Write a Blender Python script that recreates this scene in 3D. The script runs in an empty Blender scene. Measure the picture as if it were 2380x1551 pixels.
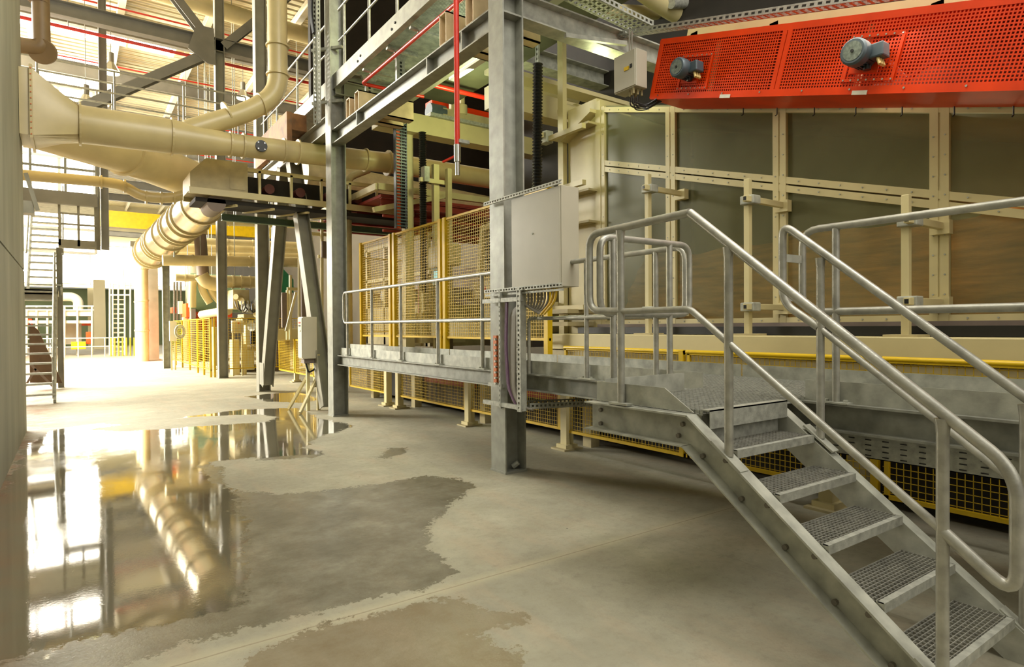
import bpy, math, random
import numpy as np
from mathutils import Vector, Matrix
random.seed(7)
C = bpy.context.scene.collection
V = Vector
# ------------------------------------------------------------------ camera
W_PX, H_PX, FOC = 2380.0, 1551.0, 1444.04
YAW, PITCH, ROLL = 0.6154029, -0.01153395, -0.00689119
fwd = V((math.sin(YAW)*math.cos(PITCH), math.cos(YAW)*math.cos(PITCH), math.sin(PITCH)))
r0 = V((math.cos(YAW), -math.sin(YAW), 0)); u0 = r0.cross(fwd)
cr = r0*math.cos(ROLL)+u0*math.sin(ROLL); cu = -r0*math.sin(ROLL)+u0*math.cos(ROLL)
EYE = V((0, 0, 1.62))
cam = bpy.data.cameras.new('camera'); camo = bpy.data.objects.new('camera', cam); C.objects.link(camo)
cam.sensor_width = 36; cam.sensor_fit = 'HORIZONTAL'; cam.lens = FOC/W_PX*36
cam.clip_start = 0.05; cam.clip_end = 400
m = Matrix((cr, cu, -fwd)).transposed().to_4x4(); m.translation = EYE
camo.matrix_world = m
bpy.context.scene.camera = camo
# ------------------------------------------------------------------ world, exposure, lights
sc = bpy.context.scene
sc.view_settings.view_transform = 'Standard'; sc.view_settings.look = 'None'
sc.view_settings.gamma = 1; sc.view_settings.use_curve_mapping = False
sc.view_settings.exposure = -0.28
w = bpy.data.worlds.new('world'); sc.world = w; w.use_nodes = True
bg = w.node_tree.nodes['Background']; bg.inputs[0].default_value = (1.0, 0.96, 0.86, 1); bg.inputs[1].default_value = 0.52
sc.cycles.max_bounces = 6; sc.cycles.diffuse_bounces = 3; sc.cycles.glossy_bounces = 4
sc.cycles.transparent_max_bounces = 12; sc.cycles.sample_clamp_indirect = 6.0; sc.cycles.caustics_reflective = False

def area(name, loc, target, sx, sy, power, col=(1, .95, .85)):
    l = bpy.data.lights.new(name, 'AREA'); l.shape = 'RECTANGLE'; l.size = sx; l.size_y = sy
    l.energy = power; l.color = col
    o = bpy.data.objects.new(name, l); C.objects.link(o); o.location = loc
    o.rotation_euler = (V(target)-V(loc)).to_track_quat('-Z', 'Y').to_euler()
    return o
def point(name, loc, power, col, r=.12):
    l = bpy.data.lights.new(name, 'POINT'); l.energy = power; l.color = col; l.shadow_soft_size = r
    o = bpy.data.objects.new(name, l); C.objects.link(o); o.location = loc
    return o
area('daylight_left_bay', (-10, 33, 9.5), (2.2, 25, 0), 18, 7, 34000, (1, .97, .86))
area('daylight_side', (-6.5, 19, 8), (4, 14, 1.5), 6, 5, 900, (.9, .95, 1))
area('hall_lights', (0.7, 3.0, 9.0), (3.6, 4.0, .8), 5, 8, 520, (1, .975, .9))
area('wall_fill_right', (4.2, .5, 9.8), (-.6, 8.5, 2.2), 4, 4, 620, (1, .975, .9))  # added fill to brighten the left wall, no known fixture
area('fill_front', (4.6, -5, 6.5), (1.2, 7.0, 1.8), 8, 6, 430, (1, .965, .86))  # added soft fill from behind the camera
point('halide_gantry', (5.75, 9.3, 5.3), 90, (.9, 1, .5), .15)
point('halide_end_frame', (5.6, 5.9, 4.9), 22, (.92, 1, .5), .15)
point('halide_walkway', (5.0, 8.4, 7.9), 110, (.86, 1, .55), .15)
area('tube_under_platform', (4.6, 7.3, 5.3), (4.7, 7.6, 6.2), .15, 1.3, 22, (.78, 1, .78))
area('tube_hall', (8.3, 14, 6.8), (7.5, 14, 0), 2, 8, 45, (1, .95, .7))
# ------------------------------------------------------------------ picking points on the planes of the hall
def ray(x, y): return fwd + cr*((x-1190)/FOC) - cu*((y-775.5)/FOC)
def on(x, y, ax, v):
    d = ray(x, y); t = (v-EYE[ax])/d[ax]; return EYE+d*t
def PX(x, y, v): return on(x, y, 0, v)
def PY(x, y, v): return on(x, y, 1, v)
def PZ(x, y, v=0.): return on(x, y, 2, v)
# ------------------------------------------------------------------ materials
def lin(c): return tuple(((x/255.)/12.92 if x/255. < .04045 else ((x/255.+.055)/1.055)**2.4) for x in c)
def mat(name, rgb, rough=.5, metal=0., var=.12, scale=6., bump=0., rgb2=None, spec=.5, stretch=(1, 1, 1), bscale=None):
    m = bpy.data.materials.new(name); m.use_nodes = True; nt = m.node_tree; b = nt.nodes['Principled BSDF']
    b.inputs['Roughness'].default_value = rough; b.inputs['Metallic'].default_value = metal
    b.inputs['Specular IOR Level'].default_value = spec
    c = lin(rgb)
    tc = nt.nodes.new('ShaderNodeTexCoord'); mp = nt.nodes.new('ShaderNodeMapping'); mp.inputs['Scale'].default_value = stretch
    geo = nt.nodes.new('ShaderNodeNewGeometry'); nt.links.new(geo.outputs['Position'], mp.inputs['Vector'])
    n = nt.nodes.new('ShaderNodeTexNoise'); n.inputs['Scale'].default_value = scale; n.inputs['Detail'].default_value = 5
    nt.links.new(mp.outputs[0], n.inputs['Vector'])
    rp = nt.nodes.new('ShaderNodeValToRGB'); rp.color_ramp.elements[0].position = .3; rp.color_ramp.elements[1].position = .72
    c2 = lin(rgb2) if rgb2 else tuple(x*(1-var*1.6) for x in c)
    rp.color_ramp.elements[0].color = (*c2, 1); rp.color_ramp.elements[1].color = (*[min(1, x*(1+var)) for x in c], 1)
    nt.links.new(n.outputs['Fac'], rp.inputs[0]); nt.links.new(rp.outputs[0], b.inputs['Base Color'])
    if bump:
        bn = nt.nodes.new('ShaderNodeBump'); bn.inputs['Strength'].default_value = bump; bn.inputs['Distance'].default_value = .01
        n2 = nt.nodes.new('ShaderNodeTexNoise'); n2.inputs['Scale'].default_value = bscale or scale*6; n2.inputs['Detail'].default_value = 4
        nt.links.new(mp.outputs[0], n2.inputs['Vector']); nt.links.new(n2.outputs['Fac'], bn.inputs['Height']); nt.links.new(bn.outputs[0], b.inputs['Normal'])
    return m
def emit(name, rgb, s):
    m = bpy.data.materials.new(name); m.use_nodes = True; nt = m.node_tree; b = nt.nodes['Principled BSDF']
    b.inputs['Base Color'].default_value = (*rgb, 1); b.inputs['Emission Color'].default_value = (*rgb, 1); b.inputs['Emission Strength'].default_value = s
    return m
GALV = mat('galvanized_steel', (168, 168, 156), .45, .2, .2, 22, .15)
GALVT = mat('galvanized_tube', (170, 168, 156), .34, .4, .16, 14, .1)
GALVD = mat('galvanized_dull', (172, 172, 158), .5, .12, .2, 9, .1)
COLM = mat('column_steel', (150, 150, 138), .42, .2, .14, 7, .08)
COLD = mat('column_painted_grey', (146, 142, 126), .5, .1, .12, 3)
STEELD = mat('hall_beam_grey', (128, 124, 112), .55, .1, .1, 2)
CREAM = mat('cream_paint', (206, 192, 142), .42, 0, .06, 2.5)
CREAMD = mat('cream_paint_dark', (178, 164, 122), .55, 0, .12, 5)  # darker, rougher and more mottled cream
DUCT = mat('duct_cream', (202, 184, 134), .34, 0, .08, 2)
YEL = mat('yellow_paint', (214, 176, 16), .4, 0, .08, 5)
YELW = mat('yellow_wire', (206, 172, 34), .45, 0, .06, 5)
RED = mat('red_orange_paint', (222, 60, 0), .42, 0, .1, 3, spec=.3)
REDP = mat('red_pipe_paint', (206, 44, 26), .35, 0, .1, 8)
ORG = mat('machine_orange', (236, 84, 24), .4, 0, .08, 3)
MOTOR = mat('motor_grey_blue', (72, 84, 90), .42, .1, .1, 8)
BLACK = mat('black_rubber', (22, 22, 20), .4, 0, .1, 8)
DARK = mat('dark_parts_and_shade', (34, 28, 20), .8, 0, .2, 3)  # near black for dark parts and for sheets standing in for shade
CAB = mat('cabinet_grey', (176, 170, 150), .4, 0, .04, 3)
CABW = mat('cabinet_light', (208, 200, 178), .4, 0, .04, 3)
CGREY = mat('cable_grey', (138, 132, 120), .5, 0, .05, 8)
CORG = mat('cable_orange', (226, 96, 34), .45, 0, .05, 8)
CVIO = mat('cable_violet', (108, 76, 104), .5, 0, .05, 8)
CYEL = mat('cable_yellow', (220, 180, 40), .5, 0, .05, 8)
COPPER = mat('terminal_orange', (196, 104, 48), .4, .2, .1, 20)
CHROME = mat('bright_metal', (200, 200, 195), .22, .9, .05, 8)
SILV = mat('aluminium_duct', (204, 190, 156), .24, .75, .14, 3, stretch=(4, 4, .6))
WOODM = mat('fibre_mat_brown', (224, 150, 78), .9, 0, .3, 2.2, .5, stretch=(1, 1, 7))
GREEN = mat('green_tarpaulin', (40, 128, 92), .55, 0, .1, 3)
TANK = mat('tank_green', (96, 116, 86), .5, 0, .1, 3)
BRICK = mat('rust_red_frame', (150, 52, 34), .6, 0, .15, 3)
OLIVE = mat('dark_interior_panel', (120, 118, 88), .7, 0, .3, 1.2)
GREY2 = mat('panel_brown_grey', (124, 108, 96), .6, 0, .1, 3)
CONCW = mat('concrete_wall', (164, 162, 146), .75, 0, .14, 1.3, .25, stretch=(1, 1, .35), bscale=30)
CONCC = mat('concrete_column', (190, 180, 156), .75, 0, .1, 2, .2)
FARW = mat('far_hall_wall', (236, 226, 190), .8, 0, .03, 1)
GREENW = mat('far_green_wall', (128, 142, 108), .8, 0, .08, .6)
WHITEP = mat('white_paint', (236, 228, 204), .4, 0, .04, 3)
TAGM = mat('paper_tag', (220, 214, 196), .6, 0, .05, 20)
WINE = emit('daylight_glazing', (1, .965, .86), 9.0)
LAMP = emit('lamp_lens', (1, .95, .5), 18.0)
TUBE = emit('fluorescent_tube', (.85, 1, .8), 6.0)
# dusty pane
def pane_mat():
    m = bpy.data.materials.new('dusty_glass'); m.use_nodes = True; nt = m.node_tree; b = nt.nodes['Principled BSDF']
    out = nt.nodes['Material Output']
    b.inputs['Base Color'].default_value = (*lin((150, 146, 108)), 1); b.inputs['Roughness'].default_value = .3
    tr = nt.nodes.new('ShaderNodeBsdfTransparent'); tr.inputs[0].default_value = (.84, .86, .74, 1)
    mx = nt.nodes.new('ShaderNodeMixShader')
    geo = nt.nodes.new('ShaderNodeNewGeometry'); n = nt.nodes.new('ShaderNodeTexNoise'); n.inputs['Scale'].default_value = 1.3; n.inputs['Detail'].default_value = 6
    nt.links.new(geo.outputs['Position'], n.inputs['Vector'])
    mr = nt.nodes.new('ShaderNodeMapRange'); mr.inputs['To Min'].default_value = .15; mr.inputs['To Max'].default_value = .42
    nt.links.new(n.outputs['Fac'], mr.inputs['Value']); nt.links.new(mr.outputs[0], mx.inputs[0])
    nt.links.new(tr.outputs[0], mx.inputs[1]); nt.links.new(b.outputs[0], mx.inputs[2]); nt.links.new(mx.outputs[0], out.inputs['Surface'])
    return m
PANE = pane_mat()
# corrugated roof sheet
def corr(name, rgb, axis, freq):
    m = mat(name, rgb, .5, 0, .05, 1)
    nt = m.node_tree; b = nt.nodes['Principled BSDF']; geo = nt.nodes.new('ShaderNodeNewGeometry'); sp = nt.nodes.new('ShaderNodeSeparateXYZ')
    nt.links.new(geo.outputs['Position'], sp.inputs[0]); mu = nt.nodes.new('ShaderNodeMath'); mu.operation = 'MULTIPLY'; mu.inputs[1].default_value = freq
    nt.links.new(sp.outputs[axis], mu.inputs[0]); si = nt.nodes.new('ShaderNodeMath'); si.operation = 'SINE'; nt.links.new(mu.outputs[0], si.inputs[0])
    bn = nt.nodes.new('ShaderNodeBump'); bn.inputs['Distance'].default_value = .12; bn.inputs['Strength'].default_value = 1
    nt.links.new(si.outputs[0], bn.inputs['Height']); nt.links.new(bn.outputs[0], b.inputs['Normal'])
    return m
ROOF = corr('corrugated_roof', (236, 222, 180), 1, 16)
ROOFX = corr('corrugated_cladding', (214, 210, 190), 0, 16)
# ------------------------------------------------------------------ mesh builder
class M:
    def __init__(s): s.v = []; s.f = []
    def add(s, vs, fs):
        n = len(s.v); s.v += [V(p) for p in vs]; s.f += [tuple(i+n for i in q) for q in fs]; return s
    def hexa(s, p):
        return s.add(p, [(0, 3, 2, 1), (4, 5, 6, 7), (0, 1, 5, 4), (1, 2, 6, 5), (2, 3, 7, 6), (3, 0, 4, 7)])
    def box(s, x0, x1, y0, y1, z0, z1):
        return s.hexa([(x0, y0, z0), (x1, y0, z0), (x1, y1, z0), (x0, y1, z0), (x0, y0, z1), (x1, y0, z1), (x1, y1, z1), (x0, y1, z1)])
    def cbox(s, c, sx, sy, sz): return s.box(c[0]-sx/2, c[0]+sx/2, c[1]-sy/2, c[1]+sy/2, c[2]-sz/2, c[2]+sz/2)
    def frame(s, p0, p1, up):
        d = (V(p1)-V(p0)).normalized(); up = V(up); up = (up-d*up.dot(d)).normalized(); return d, up, d.cross(up)
    def bar(s, p0, p1, w, h, up=(0, 0, 1)):          # h along up, w sideways
        p0 = V(p0); p1 = V(p1); d, u, r = s.frame(p0, p1, up)
        q = [(-1, -1), (1, -1), (1, 1), (-1, 1)]
        return s.hexa([p0+r*a*w/2+u*b*h/2 for a, b in q]+[p1+r*a*w/2+u*b*h/2 for a, b in q])
    def prof(s, p0, p1, pts, up=(0, 0, 1), cap=True):  # pts (side, up)
        p0 = V(p0); p1 = V(p1); d, u, r = s.frame(p0, p1, up); n = len(pts)
        vs = [p+r*a+u*b for p in (p0, p1) for a, b in pts]
        fs = [(i, (i+1) % n, n+(i+1) % n, n+i) for i in range(n)]
        if cap: fs += [tuple(range(n))[::-1], tuple(range(n, 2*n))]
        return s.add(vs, fs)
    def isec(s, p0, p1, h, w, up=(0, 0, 1), tw=.012, tf=.018):
        a, b, t, k = w/2, h/2, tw/2, tf
        return s.prof(p0, p1, [(-a, -b), (a, -b), (a, -b+k), (t, -b+k), (t, b-k), (a, b-k), (a, b), (-a, b), (-a, b-k), (-t, b-k), (-t, -b+k), (-a, -b+k)], up)
    def chan(s, p0, p1, h, w, up=(0, 0, 1), t=.012, side=1):  # flanges towards side
        b = h/2
        pts = [(0, -b), (w*side, -b), (w*side, -b+t), (t*side, -b+t), (t*side, b-t), (w*side, b-t), (w*side, b), (0, b)]
        return s.prof(p0, p1, pts, up)
    def tube(s, pts, r, seg=12, cap=True, bend=0., steps=5, rr=None):
        pts = [V(p) for p in pts]
        if bend and len(pts) > 2:
            o = [pts[0]]
            for i in range(1, len(pts)-1):
                a, b, c = pts[i-1], pts[i], pts[i+1]
                d1 = (a-b); d2 = (c-b); k = min(bend, d1.length*.49, d2.length*.49); q1 = b+d1.normalized()*k; q2 = b+d2.normalized()*k
                for j in range(steps+1):
                    t = j/steps; o.append(q1*(1-t)**2+b*2*t*(1-t)+q2*t*t)
            o.append(pts[-1]); pts = o
        n = len(pts); R = rr if rr else [r]*n
        if len(R) != n: R = [R[0]+(R[-1]-R[0])*i/(n-1) for i in range(n)]
        d0 = (pts[1]-pts[0]).normalized(); up = V((0, 0, 1)) if abs(d0.z) < .9 else V((1, 0, 0))
        u = (up-d0*up.dot(d0)).normalized(); vs = []
        for i in range(n):
            d = ((pts[min(i+1, n-1)]-pts[i]).normalized()+(pts[i]-pts[max(i-1, 0)]).normalized())
            d.normalize(); u = (u-d*u.dot(d)).normalized(); w_ = d.cross(u)
            for k in range(seg):
                t = 2*math.pi*k/seg; vs.append(pts[i]+(u*math.cos(t)+w_*math.sin(t))*R[i])
        fs = [(i*seg+k, i*seg+(k+1) % seg, (i+1)*seg+(k+1) % seg, (i+1)*seg+k) for i in range(n-1) for k in range(seg)]
        if cap: fs += [tuple(range(seg))[::-1], tuple(range((n-1)*seg, n*seg))]
        return s.add(vs, fs)
    def cyl(s, p0, p1, r, seg=16, r2=None):
        return s.tube([p0, p1], r, seg, rr=[r, r if r2 is None else r2])
    def ring(s, p0, d, r0_, r1_, t, seg=20):          # flange ring
        p0 = V(p0); d = V(d).normalized(); return s.cyl(p0-d*t/2, p0+d*t/2, r1_, seg)
    def plate(s, poly, t):                            # polygon (3d) with thickness vector t
        n = len(poly); t = V(t)
        return s.add([V(p) for p in poly]+[V(p)+t for p in poly], [tuple(range(n))[::-1], tuple(range(n, 2*n))]+[(i, (i+1) % n, n+(i+1) % n, n+i) for i in range(n)])
    def out(s, name, m_, parent=None, smooth=False, bev=0):
        off = V((0, 0, 0)); p = parent
        while p is not None: off += p.location; p = p.parent
        me = bpy.data.meshes.new(name); me.from_pydata([tuple(v-off) for v in s.v], [], s.f)
        me.materials.append(m_); me.validate(); me.update()
        import bmesh
        bm = bmesh.new(); bm.from_mesh(me); bmesh.ops.recalc_face_normals(bm, faces=bm.faces); bm.to_mesh(me); bm.free()
        if smooth:
            for p_ in me.polygons: p_.use_smooth = True
            try: me.set_sharp_from_angle(angle=math.radians(38))
            except Exception: pass
        o = bpy.data.objects.new(name, me); C.objects.link(o)
        if parent is not None: o.parent = parent
        if bev:
            b = o.modifiers.new('bevel', 'BEVEL'); b.width = bev; b.segments = 2; b.limit_method = 'ANGLE'
        return o
def tag(o, label, cat=None, group=None, kind=None):
    if label: o['label'] = label
    if cat: o['category'] = cat
    if group: o['group'] = group
    if kind: o['kind'] = kind
    return o
def T(name, loc, label, cat, group=None):
    o = bpy.data.objects.new(name, None); C.objects.link(o); o.location = loc; o.empty_display_size = .1
    return tag(o, label, cat, group)
def struct(o): o['kind'] = 'structure'; return o
def copy_thing(root, off, label, group=None):
    r = root.copy(); C.objects.link(r); r.location = root.location+V(off); r['label'] = label
    if group: r['group'] = group
    for ch in list(root.children):
        c = ch.copy(); C.objects.link(c); c.parent = r
        for g in list(ch.children):
            d = g.copy(); C.objects.link(d); d.parent = c
    return r
# ================================================================== SETTING
# floor: one sheet, fine near the camera; the wet outlines are stored as distances
def sdist(px, py, poly):
    P = np.array(poly); n = len(P); d = np.full(px.shape, 1e9); ins = np.zeros(px.shape, bool)
    for i in range(n):
        a = P[i]; b = P[(i+1) % n]; e = b-a; wx = px-a[0]; wy = py-a[1]
        t = np.clip((wx*e[0]+wy*e[1])/(e@e+1e-12), 0, 1); dx = wx-e[0]*t; dy = wy-e[1]*t
        d = np.minimum(d, dx*dx+dy*dy)
        c = ((a[1] <= py) & (b[1] > py)) | ((b[1] <= py) & (a[1] > py))
        with np.errstate(divide='ignore', invalid='ignore'): xi = a[0]+(py-a[1])/(b[1]-a[1])*(b[0]-a[0])
        ins ^= c & (px < xi)
    d = np.sqrt(d); return np.where(ins, -d, d)
def fl(pts):
    o = []
    for x, y in pts:
        q = PZ(x, y); o.append((q.x, q.y))
    return o
xs = np.concatenate([np.linspace(-30, -1, 12), np.arange(-.95, 5.2, .035), np.linspace(5.4, 30, 12)])
ys = np.concatenate([np.linspace(-12, 0, 6), np.arange(.1, 16.5, .04), np.linspace(17, 78, 30)])
GX, GY = np.meshgrid(xs, ys); nx, ny = len(xs), len(ys)
pool = sdist(GX, GY, fl([(-200, 1230), (0, 1150), (66, 1030), (120, 1000), (230, 985), (330, 990), (440, 968), (560, 952), (690, 948), (740, 972), (822, 990), (790, 1003), (745, 1015), (705, 1040), (745, 1056), (640, 1062), (560, 1066), (478, 1075), (468, 1095), (490, 1120), (540, 1136), (548, 1160), (562, 1200), (578, 1260), (572, 1370), (545, 1415), (450, 1440), (330, 1458), (240, 1486), (100, 1525), (0, 1560), (-300, 1700), (-500, 1500)]))
tongue = sdist(GX, GY, fl([(200, 1000), (330, 980), (460, 969), (600, 963), (645, 970), (620, 981), (480, 990), (300, 1003)]))
pool = np.maximum(pool, -tongue)
pool = np.minimum(pool, sdist(GX, GY, fl([(575, 922), (620, 916), (700, 912), (745, 930), (700, 936), (620, 934)])))
damp = sdist(GX, GY, fl([(470, 1140), (560, 1142), (640, 1150), (760, 1138), (900, 1122), (985, 1106), (1060, 1112), (1115, 1131), (1060, 1165), (1012, 1210), (998, 1260), (1035, 1310), (1068, 1332), (990, 1362), (800, 1402), (640, 1450), (420, 1500), (200, 1600), (-300, 1800), (-400, 1400), (0, 1100)]))
for q in ([(560, 1640), (600, 1520), (700, 1470), (850, 1432), (1000, 1392), (1070, 1392), (1105, 1418), (1120, 1424), (1220, 1430), (1232, 1449), (1130, 1455), (1085, 1480), (1150, 1505), (1215, 1520), (1235, 1580), (1200, 1700), (700, 1750)],
          [(874, 1064), (888, 1053), (905, 1041), (945, 1041), (942, 1053), (918, 1062), (905, 1069)],
          [(600, 1528), (650, 1505), (705, 1515), (720, 1535), (640, 1548)], [(640, 1050), (705, 1040), (760, 1056), (730, 1066), (600, 1070)],
          [(430, 1090), (470, 1075), (520, 1085), (520, 1130), (460, 1140)]):
    damp = np.minimum(damp, sdist(GX, GY, fl(q)))
rust = np.clip(1-(GX+.62)/.5, 0, 1)
verts = np.stack([GX.ravel(), GY.ravel(), np.zeros(GX.size)], 1)
ii = (np.arange(ny-1)[:, None]*nx+np.arange(nx-1)[None, :]).ravel()
faces = np.stack([ii, ii+1, ii+nx+1, ii+nx], 1)
me = bpy.data.meshes.new('floor'); me.from_pydata(verts.tolist(), [], faces.tolist())
for nm, arr in (('pool', pool), ('damp', damp), ('rust', rust)):
    a = me.attributes.new(nm, 'FLOAT', 'POINT'); a.data.foreach_set('value', arr.ravel().astype(np.float32))
def floor_mat():
    m = bpy.data.materials.new('concrete_floor'); m.use_nodes = True; nt = m.node_tree; N = nt.nodes; L = nt.links; b = N['Principled BSDF']
    geo = N.new('ShaderNodeNewGeometry')
    def noise(s, det=6, rough=.6, stretch=None):
        n = N.new('ShaderNodeTexNoise'); n.inputs['Scale'].default_value = s; n.inputs['Detail'].default_value = det; n.inputs['Roughness'].default_value = rough
        if stretch:
            mp = N.new('ShaderNodeMapping'); mp.inputs['Scale'].default_value = stretch; L.new(geo.outputs['Position'], mp.inputs[0]); L.new(mp.outputs[0], n.inputs['Vector'])
        else: L.new(geo.outputs['Position'], n.inputs['Vector'])
        return n.outputs['Fac']
    def mth(op, a, b_=None, c=None):
        x = N.new('ShaderNodeMath'); x.operation = op
        for i, q in enumerate((a, b_, c)):
            if q is None: continue
            if isinstance(q, (int, float)): x.inputs[i].default_value = q
            else: L.new(q, x.inputs[i])
        return x.outputs[0]
    def ramp(v, a, b_, lo=0., hi=1.):
        x = N.new('ShaderNodeMapRange'); x.inputs['From Min'].default_value = a; x.inputs['From Max'].default_value = b_; x.inputs['To Min'].default_value = lo; x.inputs['To Max'].default_value = hi
        x.clamp = True; L.new(v, x.inputs['Value']); return x.outputs[0]
    def mix(f, a, b_):
        x = N.new('ShaderNodeMix'); x.data_type = 'RGBA'; L.new(f, x.inputs[0])
        for i, q in ((6, a), (7, b_)):
            if isinstance(q, tuple): x.inputs[i].default_value = (*q, 1)
            else: L.new(q, x.inputs[i])
        return x.outputs[2]
    def att(n):
        a = N.new('ShaderNodeAttribute'); a.attribute_name = n; return a.outputs['Fac']
    big = noise(.55, 8, .65); mid = noise(2.4, 8, .7); fine = noise(14, 8, .75); strk = noise(1.1, 7, .65, (3.2, .8, 1))
    base = mix(ramp(big, .35, .68), lin((146, 142, 124)), lin((186, 181, 158)))
    base = mix(ramp(mid, .42, .72, 0, .75), base, lin((146, 140, 118)))
    base = mix(ramp(strk, .5, .72, 0, .5), base, lin((176, 156, 130)))
    base = mix(ramp(fine, .5, .75, 0, .45), base, lin((128, 122, 104)))
    fleck = noise(34, 4, .8); base = mix(ramp(fleck, .62, .72, 0, .5), base, lin((112, 106, 90))); base = mix(ramp(noise(5.5, 9, .8), .56, .66, 0, .35), base, lin((120, 116, 98)))
    sp = N.new('ShaderNodeTexVoronoi'); sp.inputs['Scale'].default_value = 2.6; L.new(geo.outputs['Position'], sp.inputs['Vector'])
    spot = ramp(mth('ADD', sp.outputs['Distance'], mth('MULTIPLY', mth('SUBTRACT', fine, .5), .05)), .012, .028, 1, 0)
    base = mix(spot, base, lin((52, 44, 34)))
    # expansion joints across and along the aisle
    sep = N.new('ShaderNodeSeparateXYZ'); L.new(geo.outputs['Position'], sep.inputs[0])
    wob = mth('MULTIPLY', mth('SUBTRACT', mid, .5), .03)
    j = mth('ABSOLUTE', mth('ADD', mth('SUBTRACT', sep.outputs[1], 3.36), wob))
    jj = mth('ABSOLUTE', mth('ADD', mth('SUBTRACT', mth('ABSOLUTE', mth('SUBTRACT', mth('MODULO', mth('ADD', sep.outputs[1], 2.14), 5.5), 5.5)), 0.0), wob))
    k = mth('ABSOLUTE', mth('ADD', mth('SUBTRACT', sep.outputs[0], 3.72), wob))
    jf = ramp(j, .003, .008, .6, 0); jr = ramp(j, .01, .09, .35, 0); kf = ramp(mth('MINIMUM', k, jj), .003, .007, .3, 0)
    base = mix(jr, base, lin((200, 190, 156))); base = mix(jf, base, lin((122, 110, 88))); base = mix(kf, base, lin((138, 130, 108)))
    e = mth('ADD', mth('MULTIPLY', mth('SUBTRACT', mid, .5), .4), mth('MULTIPLY', mth('SUBTRACT', fine, .5), .34))
    dsd = mth('ADD', att('damp'), mth('ADD', e, mth('MULTIPLY', mth('SUBTRACT', big, .5), .1)))
    psd = mth('ADD', att('pool'), mth('MULTIPLY', e, 1.25))
    dmask = ramp(dsd, -.012, .012, 1, 0)
    dpatch = mth('MULTIPLY', dmask, ramp(noise(2.6, 10, .75), .36, .66, 1, .5))
    pmask = ramp(psd, -.03, .02, 1, 0)
    col = mix(mth('MULTIPLY', dpatch, .92), base, mix(ramp(sep.outputs[1], 3.3, 3.45, 1, 0), lin((92, 87, 70)), lin((124, 110, 84))))
    col = mix(mth('MULTIPLY', pmask, .8), col, lin((98, 92, 74)))
    col = mix(mth('MULTIPLY', att('rust'), ramp(mid, .4, .6, .15, .8)), col, lin((122, 72, 34)))
    L.new(col, b.inputs['Base Color'])
    rg = mth('SUBTRACT', ramp(fine, .3, .7, .5, .68), mth('MULTIPLY', dmask, .43))
    # thin film in the pool: calm and streaky areas
    film = mth('MULTIPLY', pmask, ramp(noise(.9, 6, .6), .3, .55, .75, 1.))
    rx = N.new('ShaderNodeMix'); rx.data_type = 'FLOAT'; L.new(film, rx.inputs[0]); L.new(rg, rx.inputs[2]); rx.inputs[3].default_value = .035
    L.new(rx.outputs[0], b.inputs['Roughness'])
    sx = N.new('ShaderNodeMix'); sx.data_type = 'FLOAT'; L.new(pmask, sx.inputs[0]); sx.inputs[2].default_value = .5; sx.inputs[3].default_value = .6
    L.new(sx.outputs[0], b.inputs['Specular IOR Level'])
    L.new(mth('MULTIPLY', pmask, .9), b.inputs['Coat Weight']); b.inputs['Coat Roughness'].default_value = .02; b.inputs['Coat IOR'].default_value = 1.5
    bn = N.new('ShaderNodeBump'); bn.inputs['Distance'].default_value = .004
    L.new(mth('ADD', fine, mth('MULTIPLY', noise(60, 3), .6)), bn.inputs['Height'])
    L.new(ramp(pmask, 0, 1, .45, .015), bn.inputs['Strength']); L.new(bn.outputs[0], b.inputs['Normal'])
    bc = N.new('ShaderNodeBump'); bc.inputs['Distance'].default_value = .003; L.new(ramp(noise(1.3, 6, .65, (1.6, .8, 1)), .46, .66, .02, .2), bc.inputs['Strength'])
    L.new(noise(45, 3, .6), bc.inputs['Height']); L.new(bc.outputs[0], b.inputs['Coat Normal'])
    return m
me.materials.append(floor_mat()); fo = bpy.data.objects.new('floor', me); C.objects.link(fo); struct(fo)
# left concrete wall with panel joints
wl = M(); wl.box(-.95, -.62, -3, 12.6, 0, 2.55).box(-.95, -.62, -3, 12.6, 2.575, 7.2).box(-.95, -.62, -3, 12.6, 7.22, 11.5).box(-.93, -.645, -3, 12.58, 0, 11.5)
struct(wl.out('wall_left', CONCW))
# roof
TOP = 13.6
struct(M().box(-16, 26, 2, 76, TOP, TOP+.2).out('ceiling', ROOF))
# side cladding and far wall
struct(M().box(-16.2, -16, 8, 76, 0, TOP).out('wall_far_left', ROOFX))
fw = M().box(-16, 26, 72, 72.3, 5.6, TOP); fw.box(-16, -5, 72, 72.3, 0, 5.6).box(1.2, 2.6, 71.6, 72.3, 0, 5.6).box(9.6, 11, 71.6, 72.3, 0, 5.6)
struct(fw.out('wall_far', FARW))
struct(M().box(-16, 26, 74, 74.2, 0, 5.6).out('wall_beyond', GREENW))
struct(M().box(12.8, 13, 2, 72, 0, TOP).out('wall_right', mat('right_wall_dark', (70, 62, 46), .8, 0, .1, 1)))
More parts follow.
